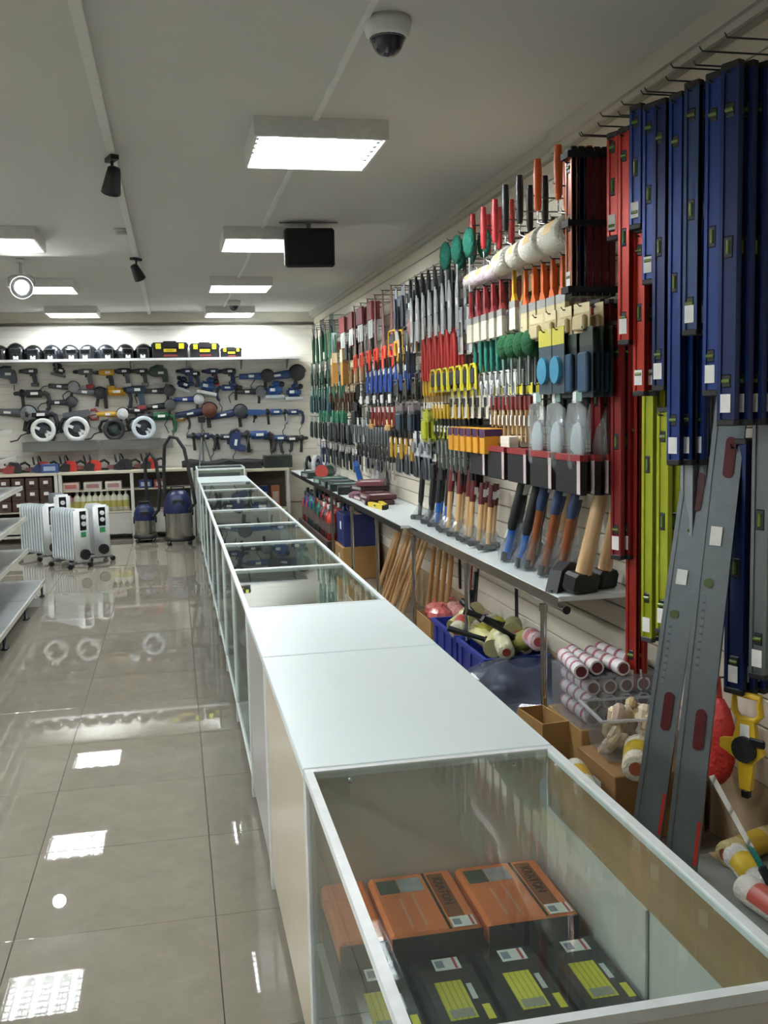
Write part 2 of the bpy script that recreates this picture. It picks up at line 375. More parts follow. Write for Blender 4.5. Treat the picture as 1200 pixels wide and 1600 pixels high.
def b_cabinet(L, h, col):
    W_ = CX1-CX0
    def f():
        p = MB(mat(col, .3, var=.03)).bx(.006, .02, .02, L-.02, .06, h-.03)
        s = MB(PANELG).bx(.02, W_, .004, .02, .06, h-.03); s2 = MB(PANELG).bx(.02, W_, L-.02, L-.004, .06, h-.03)
        out = [('top', MB(BOARDW).cbox((W_/2, L/2, h-.011), (W_+.004, L-.004, .022), .002), None), ('lip', MB(FRW).bx(0, W_, .004, L-.004, h-.03, h-.022), None),
               ('front_panel', p, None), ('side_panel', s, None), ('side_panel', s2, None), ('bottom_board', MB(SHELFG).bx(.02, W_, .02, L-.02, .06, .08), None),
               ('door', MB(PANELG).bx(W_-.012, W_, .022, L/2-.002, .08, h-.032), None), ('door', MB(PANELG).bx(W_-.012, W_, L/2+.002, L-.022, .08, h-.032), None),
               ('post', MB(FRW).bx(0, .02, .002, .02, .02, h-.03), None), ('post', MB(FRW).bx(0, .02, L-.02, L-.002, .02, h-.03), None)]
        for x in (.05, W_-.05):
            for y in (.05, L-.05): out.append(('foot', MB(BLACK).lathe([(.012, .06), (.012, .01), (.02, .006), (.02, 0), (.001, 0)], 8, (x, y, 0)), None))
        return out
    return f
UNITS = [('g', 1.13, 2.115, .8, 'glass-topped showcase holding the orange and black tool cases'),
         ('w', 2.12, 3.145, .8, 'white-topped counter unit butted against the showcase of tool cases'),
         ('w', 3.15, 3.945, .8, 'shorter white-topped counter unit between a long white unit and glass showcases'),
         ('g', 3.95, 4.95, .8, 'glass showcase next to the shorter white counter unit'),
         ('g', 4.955, 5.95, .8, 'glass showcase with a coiled black cable inside'),
         ('g', 5.955, 6.945, .8, 'glass showcase with small boxes, third one along from the white tops'),
         ('g', 6.95, 8.0, .8, 'glass showcase with white cartons, fourth one along from the white tops'),
         ('g', 8.005, 9.055, .8, 'glass showcase with blue and white packs, fifth one along from the white tops'),
         ('g', 9.06, 10.1, .8, 'glass showcase sixth one along from the white tops'),
         ('g', 10.105, 11.2, .8, 'glass showcase just before the lone far white counter unit'),
         ('w', 11.205, 12.15, .8, 'lone white-topped counter unit near the vacuum cleaners'),
         ('g', 12.155, 12.78, .9, 'taller small glass showcase at the back end of the counter')]
for i, (k, y0, y1, h, lb) in enumerate(UNITS):
    if k == 'g': place(('case', i), b_showcase(y1-y0, h, i == 0), 'display_showcase', lb, 'showcase', (CX0, y0, 0))
    else: place(('cab', i), b_cabinet(y1-y0, h, 'c9bfa8' if i == 1 else 'a9a8a4'), 'counter_cabinet', lb, 'counter', (CX0, y0, 0))
# tool cases in the near showcase
ORM = mat('ee8348', .35); DKM = mat('26282b', .3); LBK = mat('3a3d2c', .5)
PRICE = striped('f4f4f0', 'd9d9d6', 130, 0, duty=.8)
def price_tag(mb=None):
    return MB(TAGW).box((0, 0, 0), (.052, .034, .0008))
KTXT = text_mesh('KRATON', .030, mat('1f1c18', .5))
def b_orange(w, L, h):
    def f():
        o = [('case_bottom', MB(DKM).cbox((0, 0, h*.33), (w, L, h*.66), .008), None), ('lid', MB(ORM).cbox((0, 0, h*.82), (w-.002, L-.002, h*.36), .008), None),
             ('front_band', MB(DKM).bx(-w/2+.002, w/2-.002, -L/2-.002, -L/2+.001, h*.1, h*.97), None)]
        if w > .15:
            o += [('brand_stripe', MB(mat('8c4a26', .5)).bx(w/2-.062, w/2-.026, -L/2+.05, L/2-.02, h, h+.0008), None),
                  ('edge_line', MB(mat('2a2a22', .5)).bx(w/2-.072, w/2-.066, -L/2+.004, L/2-.01, h, h+.0008), None),
                  ('picture', MB(mat('52584a', .5, scale=60, var=.4)).bx(-w/2+.015, -w/2+.06, L/2-.085, L/2-.025, h, h+.0008), None),
                  ('picture', MB(mat('a9adb0', .5, scale=60, var=.3)).bx(-w/2+.062, -w/2+.115, L/2-.085, L/2-.025, h, h+.0008), None),
                  ('print_line', MB(mat('e0a482', .5)).bx(-w/2+.05, -w/2+.055, -L/2+.03, L/2-.11, h, h+.0008), None),
                  ('print_line', MB(mat('e0a482', .5)).bx(-w/2+.08, -w/2+.085, -L/2+.03, L/2-.1, h, h+.0008), None),
                  ('price_tag', MB(TAGW).bx(w/2-.062, w/2-.012, -L/2+.006, -L/2+.046, h+.001, h+.0018), None),
                  ('tag_stripe', MB(mat('c44a48', .5)).bx(w/2-.022, w/2-.017, -L/2+.007, -L/2+.045, h+.0018, h+.0024), None),
                  ('tag_print', MB(mat('8d93a3', .5, scale=400, var=.5)).bx(w/2-.058, w/2-.042, -L/2+.014, -L/2+.036, h+.0018, h+.0024), None)]
        return o
    return f
CSZ = .40
for x, w, lb in ((.325, .1, 'narrow orange and black tool case against the front glass of the showcase'), (.478, .195, 'orange tool case with price tag standing next to the narrow one'), (.684, .2, 'orange tool case with price tag beside the showcase rear doors')):
    r = place(('orc', w), b_orange(w, .26, .14), 'tool_case', lb, 'tool case', (x, 1.965, CSZ))
    if w > .15:
        t = link('lettering', KTXT, r); t.location = (w/2-.044, .03, .1412); t.rotation_euler = (0, 0, -pi/2)
YEL = striped('d8cf3a', 'b0a82c', 90, 0, duty=.75)
def b_black(w, L, h, orange):
    def f():
        o = [('case', MB(mat('1d2024', .22, coat=.3)).cbox((0, 0, h*.45), (w, L, h*.9), .01), None), ('lid', MB(mat('22262a', .2, coat=.4)).cbox((0, 0, h*.72), (w-.003, L-.003, h*.56), .012), None)]
        y = L/2
        o += [('price_tag', MB(TAGW).bx(-.02, .032, y-.062, y-.022, h, h+.0008), None), ('tag_stripe', MB(mat('c44a48', .5)).bx(.02, .025, y-.061, y-.023, h+.0008, h+.0014), None),
              ('tag_print', MB(mat('8d93a3', .5, scale=400, var=.5)).bx(-.016, 0, y-.054, y-.03, h+.0008, h+.0014), None),
              ('yellow_label', MB(YEL).bx(-.035, .018, y-.22, y-.1, h, h+.0008), None), ('label_box', MB(mat('9a9a8c', .5, scale=300, var=.4)).bx(-.03, .014, y-.215, y-.19, h+.0008, h+.0014), None),
              ('white_sticker', MB(mat('c9ccc9', .4)).bx(.024, .034, y-.165, y-.115, h, h+.0008), None), ('yellow_sticker', MB(mat('d8cf3a', .5)).bx(.034, .048, y-.23, y-.185, h, h+.0008), None)]
        if orange: o.append(('orange_sticker', MB(mat('ef5a35', .5)).box((.01, y-.285, h+.0006), (.032, .016, .001), rz=rad(-25)), None))
        return o
    return f
for k, (x, oz, lb) in enumerate(((.337, True, 'black tool case with yellow label against the front glass'), (.474, False, 'black tool case with yellow label and no orange sticker'), (.611, True, 'black tool case with yellow and orange stickers between two black cases'), (.746, True, 'black tool case with yellow and orange stickers beside the showcase rear doors'))):
    place(('blc', oz), b_black(.132, .66, .1, oz), 'tool_case', lb, 'tool case', (x, 1.495, CSZ))
# small stock inside the other showcases
def b_carton(w, L, h, c, c2):
    def f():
        return [('box', MB(mat(c, .5)).cbox((0, 0, h/2), (w, L, h), .003), None), ('label', MB(mat(c2, .5)).bx(-w*.3, w*.3, -L*.3, L*.3, h, h+.001), None), ('front_label', MB(mat(c2, .5)).bx(-w*.35, w*.35, -L/2-.001, -L/2, h*.25, h*.75), None)]
    return f
CONT = {5: [('small beige carton', 'b8a98a', 'ddd6c2'), ('small grey carton', '7f8688', 'c2c8c8'), ('small brown carton', '8a6a48', 'd2c0a0')],
        6: [('small white carton', 'd5d9d6', '8f9aa0'), ('pale yellow carton', 'd8cfa0', '908860'), ('grey-green carton', '8f9a90', 'd5d9d6')],
        7: [('small blue carton', '3d5f96', 'd0d8e0'), ('white carton with blue label', 'd5d9dd', '3d5f96'), ('dark blue carton', '2a3c66', 'c0c8d4'), ('slim white carton', 'e0e2e2', 'a0a4a8')],
        8: [('small grey carton', '84898a', 'd5d9d6'), ('dull blue carton', '5a708c', 'd5d9d6'), ('cream carton', 'd4ccb4', '8a8270')],
        9: [('olive carton', '8a8a66', 'd0d0b0'), ('pale grey carton', 'b9bdbc', '70787c')]}
for u, items in CONT.items():
    y0, y1 = UNITS[u][1], UNITS[u][2]
    for k, (nm, c, c2) in enumerate(items):
        place(('ctn', c, k % 2), b_carton(.11+.02*(k % 2), .16, .06+.03*(k % 2), c, c2), 'carton', nm+' inside the '+{5: 'third', 6: 'fourth', 7: 'fifth', 8: 'sixth', 9: 'seventh'}[u]+' glass showcase past the white tops', 'carton', (CX0+.09+.15*k*(.9 if len(items) < 4 else .85), y0+.3+.4*((k*7) % 3)/2, .40), (0, 0, rad(-12+9*k)))
def b_cable():
    pts = [(.13*cos(a*2*pi/14)*(1+.15*sin(a*.9)), .16*sin(a*2*pi/14), .008+.0006*a) for a in range(36)]
    return [('cable', MB(BLACK).tube(pts+[(.2, -.1, .012), (.22, -.2, .01)], .006, 6), None), ('plug', MB(BLACK).cbox((.22, -.22, .015), (.03, .05, .026), .008), None)]
place('cable', b_cable, 'power_cable', 'coiled black cable lying on the glass shelf of the showcase', 'cable', (.5, 5.45, .40))
def b_bottle(h, r, c, cap, lab='b7b060'):
    def f(): return [('bottle', MB(c).lathe([(.001, 0), (r, 0), (r, h*.62), (r*.8, h*.72), (r*.35, h*.8), (r*.35, h*.86), (.001, h*.86)], 12), None), ('cap', MB(cap).lathe([(r*.42, h*.86), (r*.42, h), (.001, h)], 10), None), ('label', MB(mat(lab, .5)).lathe([(r*1.02, h*.2), (r*1.02, h*.5)], 12), None)]
    return f
place('spb', b_bottle(.2, .03, mat('d8dcdc', .3), WHITE), 'spray_bottle', 'white bottle standing at the rear of the showcase next to the white unit', 'bottle', (.76, 4.15, .40))
place('spb', b_bottle(.2, .03, mat('d8dcdc', .3), WHITE), 'spray_bottle', 'white bottle standing at the rear of the showcase with the coiled cable', 'bottle', (.76, 5.3, .40))

# ================================================================== gondola shelving at the left
GSH = mat('8f9495', .35, .3); GEDGE = mat('c5c4ba', .4); GPOST = mat('7b7f80', .4)
for j, y0 in enumerate((5.05, 6.05, 7.05, 8.05)):
    def b_gond():
        o = [('back_panel', MB(mat('b9b7ad', .5)).bx(-.76, -.745, 0, .998, .1, 1.55), None)]
        for y in (.02, .978): o += [('upright', MB(GPOST).bx(-.745, -.71, y-.015, y+.015, 0, 1.6), None)]
        for z, d in ((.15, 0), (.43, -.12), (.71, -.12), (.98, -.14), (1.24, -.18), (1.47, -.2)):
            s = MB(GSH).bx(-.71, d-.012, .004, .994, z-.012, z)
            o.append(('shelf', s, None)); n = len(o)-1
            o.append(('edge_strip', MB(GEDGE).bx(d-.012, d, .004, .994, z-.03, z+.006), n))
            for y in (.06, .94): o.append(('bracket', MB(GPOST).prism([(-.71, z-.012), (d-.05, z-.012), (-.71, z-.1)], y-.004, y+.004), n))
        o += [('base_beam', MB(GPOST).bx(-.71, -.03, .0, .03, .09, .13), None), ('base_beam', MB(GPOST).bx(-.71, -.03, .965, .995, .09, .13), None)]
        for y in (.02, .975): o.append(('foot', MB(BLACK).lathe([(.01, .12), (.01, .012), (.024, .01), (.024, 0), (.001, 0)], 8, (-.012-.02, y, 0)), None))
        return o
    lb = ['grey shelving bay out of view beside the aisle', 'grey shelving bay running off towards the camera', 'grey metal shelving bay between two other bays', 'end bay of the grey metal shelving beside the radiators'][j]
    place('gond', b_gond, 'shelving_bay', lb, 'shelves', (-1.17, y0, 0))

# ================================================================== back counter under the tool wall
BCZ = .875; BY0, BY1 = 12.8, YB-.02
CREAM = mat('d2cbb6', .4, var=.03)
def b_backcounter(xs, z, bot, lower):
    L = xs[-1]-xs[0]
    def f():
        o = [('top', MB(CREAM).cbox((L/2, (BY1-BY0)/2, z-.017), (L, BY1-BY0, .034), .003), None)]
        for x in xs:
            x -= xs[0]; x = min(max(x, .02), L-.02)
            o.append(('post', MB(mat('d8d8cc', .35)).bx(x-.02, x+.02, .004, .044, 0, z-.034), None))
        o.append(('back_panel', MB(mat('5d564c', .6)).bx(.02, L-.02, BY1-BY0-.02, BY1-BY0-.008, .06, z-.034), None))
        for zz in bot: o.append(('shelf', MB(CREAM).bx(.02, L-.02, .05, BY1-BY0-.02, zz-.018, zz), None))
        if lower: o.append(('kick_panel', MB(mat('c4c2b8', .45)).bx(.02, L-.02, .05, .062, .07, .335), None))
        return o
    return f
place('bc1', b_backcounter((-3.4, -2.4, -1.44), BCZ, (.12, .4), True), 'back_counter', 'cream counter on posts holding dark drawer boxes under the tool wall', 'counter', (-3.4, BY0, 0))
place('bc2', b_backcounter((-1.43, -.545, .22), BCZ, (.36, .64), True), 'back_counter', 'cream counter on posts with white bottles on its shelves under the tool wall', 'counter', (-1.43, BY0, 0))
place('bc3', b_backcounter((.86, 1.45), .835, (.3,), False), 'back_counter', 'low counter joining the tool wall to the side shelf, red goods below', 'counter', (.86, BY0, 0))

# ================================================================== side shelf along the right wall
SZ = .80
SHT = mat('d6dedd', .4, .1, var=.05)
def b_sideshelf(L, d, rail):
    def f():
        o = [('board', MB(SHT).bx(-d, 0, 0, L, -.02, 0), None), ('front_rail', MB(CHROME if rail else DSTEEL).bx(-d-.004, -d, .002, L-.002, -.045, -.004), None)]
        if rail: o.append(('tube_rail', MB(CHROME).cyl((-d+.02, -.03, -.05), (-d+.02, L, -.05), .016, n=12), None)); o.append(('end_cap', MB(BLACK).cyl((-d+.02, -.038, -.05), (-d+.02, -.03, -.05), .018, n=12), None))
        return o
    return f
place('ss1', b_sideshelf(2.64, .36, True), 'wall_shelf', 'white side shelf with a chrome rail carrying the axes and sledgehammers', 'shelf', (XW-.014, 3.78, SZ))
place('ss2', b_sideshelf(6.35, .42, False), 'wall_shelf', 'long white side shelf carrying the flat cases and small tools', 'shelf', (XW-.014, 6.425, SZ))
def b_leg(h): return lambda: [('tube', MB(CHROME).cyl((0, 0, .012), (0, 0, h), .014, n=12), None), ('foot', MB(BLACK).cyl((0, 0, 0), (0, 0, .014), .02, n=12), None), ('collar', MB(CHROME).cyl((0, 0, h-.03), (0, 0, h), .019, n=12), None)]
for k, y in enumerate((3.98, 5.13, 6.36, 7.4, 8.5, 9.6, 10.8)):
    lb = ['chrome leg under the shelf below the sledgehammers', 'chrome leg beside the blue crate of mallets', 'chrome leg where the two side shelves meet', 'chrome leg in front of the leaning wooden poles', 'chrome leg beside the dark blue carton', 'chrome leg among the red and green goods', 'far chrome leg near the back corner'][k]
    place('leg', b_leg(SZ-.068 if y < 6.4 else SZ-.022), 'shelf_leg', lb, 'shelf leg', (1.536 if y < 6.4 else 1.50, y, 0))
UPR = mat('3c4043', .35, .6)
for y, lb in ((3.86, 'beside the red levels'), (5.3, 'behind the crate of mallets'), (6.45, 'behind the wooden handles')):
    place('upr', lambda: [('channel', MB(UPR).bx(-.012, 0, -.012, .012, 0, .7), None), ('slots', MB(BLACK).bx(-.0135, -.012, -.003, .003, .02, .68), None)], 'wall_upright', 'dark slotted upright on the right wall '+lb, 'upright', (XW-.0125, y, .34))
# ================================================================== power tools on the back wall
# local frame: x along the tool, nose at +x; y out of the wall; z up; origin at the body centre against the wall
def b_drill(c, c2, batt):
    def f():
        T = .045
        body = MB(mat(c, .4)).lathe([(.001, -.085), (.03, -.08), (.034, -.04), (.034, .03), (.028, .06), (.024, .075), (.001, .075)], 12, (0, T, 0), 'x')
        ch = MB(mat('2a2b2e', .35, .4)).lathe([(.02, .075), (.022, .1), (.018, .118), (.009, .128), (.001, .128)], 10, (0, T, 0), 'x')
        h = MB(mat(c2, .5)); h.prism([(-.06, -.02), (-.015, -.02), (-.02, -.07), (-.03, -.135), (-.075, -.135), (-.07, -.07)], T-.017, T+.017)
        tr = MB(BLACK).cbox((-.006, T, -.045), (.018, .016, .03), .005)
        b = MB(mat(batt, .45)).cbox((-.045, T, -.155), (.085, .056, .042), .008)
        return [('body', body, None), ('chuck', ch, None), ('handle', h, None), ('trigger', tr, 2), ('battery', b, None), ('label', MB(TAGW).bx(-.04, .01, T+.033, T+.0355, -.012, .012), 0)]
    return f
def b_grinder(c, c2, big):
    def f():
        T = .05; k = 1.5 if big else 1.
        body = MB(mat(c, .42)).lathe([(.001, -.15*k), (.024*k, -.145*k), (.026*k, -.05*k), (.03*k, 0), (.032*k, .05*k), (.028*k, .07*k), (.001, .07*k)], 12, (0, T, 0), 'x')
        gear = MB(mat('85898c', .35, .7)).cbox((.1*k, T, 0), (.07*k, .05*k, .05*k), .014)
        dz = .0
        disc = MB(mat(c2, .6, var=.2)).lathe([(.001, -.002), (.058*k, -.002), (.058*k, .002), (.001, .002)], 20, (.115*k, T+.034*k, dz), 'y')
        g = MB(mat('34363a', .4, .5)).lathe([(.066*k, -.012), (.066*k, .012)], 12, (.115*k, T+.026*k, dz), 'y', arc=pi)
        g.lathe([(.02*k, -.0122), (.066*k, -.012)], 12, (.115*k, T+.026*k, dz), 'y', arc=pi)
        sh = MB(BLACK).cyl((.1*k, T, -.02*k), (.09*k, T+.01, -.13*k), .013*k, .016*k, n=10)
        cord = MB(BLACK).tube([(-.15*k, T, 0), (-.2*k, T-.01, -.01), (-.24*k, T-.02, -.05*k), (-.22*k, T-.025, -.12*k)], .005, 5)
        return [('body', body, None), ('gear_head', gear, None), ('disc', disc, None), ('guard', g, None), ('side_handle', sh, None), ('cord', cord, None), ('label', MB(TAGW).bx(-.06*k, -.01*k, T+.026*k, T+.03*k, -.012, .012), 0)]
    return f
def b_hammer_drill(c, c2):
    def f():
        T = .05
        body = MB(mat(c, .42)).cbox((-.01, T, .01), (.18, .07, .075), .018, seg=2)
        nose = MB(mat('3a3c3f', .4)).lathe([(.034, .075), (.03, .12), (.02, .135), (.02, .165), (.012, .18), (.001, .18)], 12, (0, T, .015), 'x')
        h = MB(mat(c2, .5)).tube([(-.095, T, .02), (-.135, T, 0), (-.15, T, -.06), (-.14, T, -.13), (-.12, T, -.15)], [.022, .022, .019, .019, .02], 8)
        sh = MB(BLACK).cyl((.1, T, .0), (.09, T+.005, -.15), .015, .018, n=10)
        ring = MB(BLACK).lathe([(.036, .09), (.04, .095), (.04, .112), (.036, .117)], 12, (0, T, .015), 'x')
        cord = MB(BLACK).tube([(-.12, T, -.15), (-.125, T, -.19), (-.09, T-.02, -.24), (-.1, T-.03, -.3)], .005, 5)
        return [('body', body, None), ('nose', nose, None), ('grip', h, None), ('side_handle', sh, None), ('collar', ring, None), ('cord', cord, None), ('label', MB(TAGW).bx(-.05, .02, T+.035, T+.038, 0, .025), 0)]
    return f
def b_jigsaw(c, c2):
    def f():
        T = .05
        b = MB(mat(c, .42)).prism([(-.1, -.01), (-.09, .05), (-.05, .08), (.03, .085), (.075, .06), (.09, -.02), (.085, -.075), (.03, -.075), (.02, -.02), (-.06, -.02)], T-.034, T+.034)
        h = MB(mat(c2, .6)).tube([(-.1, T, 0), (-.115, T, .03), (-.09, T, .075), (-.03, T, .098), (.04, T, .09)], .014, 8)
        pl = MB(STEEL).bx(-.08, .11, T-.04, T+.04, -.09, -.084)
        bl = MB(DSTEEL).bx(.055, .065, T-.001, T+.001, -.15, -.08)
        return [('body', b, None), ('handle', h, None), ('base_plate', pl, None), ('blade', bl, None), ('label', MB(TAGW).bx(-.02, .04, T+.034, T+.037, .01, .035), 0)]
    return f
def b_sander(c, c2):
    def f():
        T = .05
        b = MB(mat(c, .4)).cbox((0, T, .02), (.16, .075, .09), .022, seg=2); b.cbox((.02, T, .085), (.09, .05, .06), .016, seg=2)
        d = MB(mat(c2, .5)).cbox((0, T, -.045), (.2, .085, .035), .006)
        k = MB(BLACK).ell((.075, T, .08), (.03, .026, .03), 10, 6)
        return [('body', b, None), ('pad', d, None), ('knob', k, None), ('label', MB(TAGW).bx(-.05, .0, T+.0375, T+.04, .01, .04), 0)]
    return f
def b_recip(c, c2):
    def f():
        T = .05
        b = MB(mat(c, .42)).prism([(-.12, .03), (-.1, .055), (.08, .035), (.17, .02), (.175, -.02), (.06, -.035), (-.06, -.03), (-.1, -.01)], T-.03, T+.03)
        g = MB(mat(c2, .5)).tube([(-.12, T, .045), (-.17, T, .05), (-.2, T, .01), (-.19, T, -.05), (-.13, T, -.05), (-.1, T, -.01)], .016, 8)
        s = MB(BLACK).cbox((.0, T, -.055), (.05, .05, .05), .012); s.cyl((0, T, -.05), (-.03, T, -.13), .012, n=8)
        bl = MB(STEEL).bx(.17, .24, T-.001, T+.001, -.008, .008)
        return [('body', b, None), ('grip', g, None), ('motor_boot', s, None), ('blade', bl, None)]
    return f
def b_circsaw(c, c2):
    def f():
        T = .0
        base = MB(mat('9aa0a4', .3, .8)).bx(-.16, .14, -.08, .07, 0, .004)
        guard = MB(mat(c, .35)).lathe([(.068, .012), (.068, -.02), (.072, -.026), (.098, -.026), (.104, -.018), (.104, .012)], 22, (0, -.05, .1), 'y')
        lower = MB(mat('3a3d42', .35, .5)).lathe([(.012, -.004), (.069, -.004), (.069, .004), (.012, .004)], 22, (0, -.06, .1), 'y')
        spk = MB(mat(c, .35)).box((0, -.068, .1), (.15, .01, .024), ry=rad(25)); spk.box((.03, -.068, .06), (.024, .01, .07), ry=rad(-20))
        motor = MB(mat(c2, .45)).cyl((0, -.03, .1), (0, .07, .1), .042, n=12); motor.cbox((.03, .03, .13), (.1, .05, .05), .014)
        h = MB(BLACK).tube([(-.03, 0, .14), (-.06, 0, .19), (-.11, 0, .18), (-.14, 0, .12), (-.12, 0, .07)], .015, 8)
        hub = MB(mat(c2, .4)).cyl((0, -.075, .1), (0, -.06, .1), .03, n=12)
        cord = MB(BLACK).tube([(-.13, 0, .08), (-.19, .0, .06), (-.22, -.02, .02), (-.28, -.03, .008)], .006, 6)
        return [('base_plate', base, None), ('blade_guard', guard, None), ('lower_guard', lower, None), ('motor', motor, None), ('handle', h, None), ('hub', hub, None), ('guard_spoke', spk, None), ('cord', cord, None)]
    return f
def b_chainsaw(c, c2):
    def f():
        b = MB(mat(c, .4)).prism([(-.13, 0), (-.14, .08), (-.1, .13), (.0, .14), (.07, .1), (.09, .03), (.08, 0)], -.07, .05)
        cov = MB(mat(c2, .42)).prism([(-.02, .0), (-.04, .09), (.05, .11), (.12, .06), (.13, .01)], -.1, -.071)
        fh = MB(BLACK).tube([(.02, -.09, .08), (.03, -.09, .17), (.03, -.06, .2), (.02, .03, .2), (0, .07, .15), (0, .07, .05)], .012, 8)
        rh = MB(BLACK).tube([(-.12, -.01, .11), (-.19, -.01, .13), (-.25, -.01, .09), (-.24, -.01, .02), (-.13, -.01, .02)], .016, 8)
        hg = MB(BLACK).prism([(.075, .1), (.1, .2), (.115, .2), (.1, .1)], -.08, .04)
        bar = MB(mat('6d3a34', .5)).prism([(.1, .02), (.1, .075), (.2, .07), (.225, .048), (.2, .025)], -.09, -.078)
        return [('body', b, None), ('clutch_cover', cov, None), ('front_handle', fh, None), ('rear_handle', rh, None), ('hand_guard', hg, None), ('bar_sheath', bar, None)]
    return f
YT = YB-.016
def bt(kind, key, bld, lb, px, py, s=1., rot=0., cat=None, flip=False):
    p = on_y(px, py, YT-.05)
    place((kind,)+key, bld, {'drill': 'cordless_drill', 'grinder': 'angle_grinder', 'hdrill': 'hammer_drill', 'jigsaw': 'jigsaw', 'sander': 'power_sander', 'recip': 'reciprocating_saw'}[kind], lb, cat or {'drill': 'drill', 'grinder': 'grinder', 'hdrill': 'drill', 'jigsaw': 'jigsaw', 'sander': 'sander', 'recip': 'saw'}[kind],
          (p.x, YT, p.z), (0, rot if not flip else -rot, pi), None, (s*1.12*(-1 if flip else 1), s*1.12, s*1.14))
D = lambda c, c2, bt_: ((c, c2, bt_), b_drill(c, c2, bt_))
G = lambda c, c2, big=False: ((c, c2, big), b_grinder(c, c2, big))
HD = lambda c, c2: ((c, c2), b_hammer_drill(c, c2))
J = lambda c, c2: ((c, c2), b_jigsaw(c, c2)); S = lambda c, c2: ((c, c2), b_sander(c, c2)); RC = lambda c, c2: ((c, c2), b_recip(c, c2))
K1, K2, B1, B2, B3 = '2f3136', '45484d', '27406e', '34588f', '1f2c52'
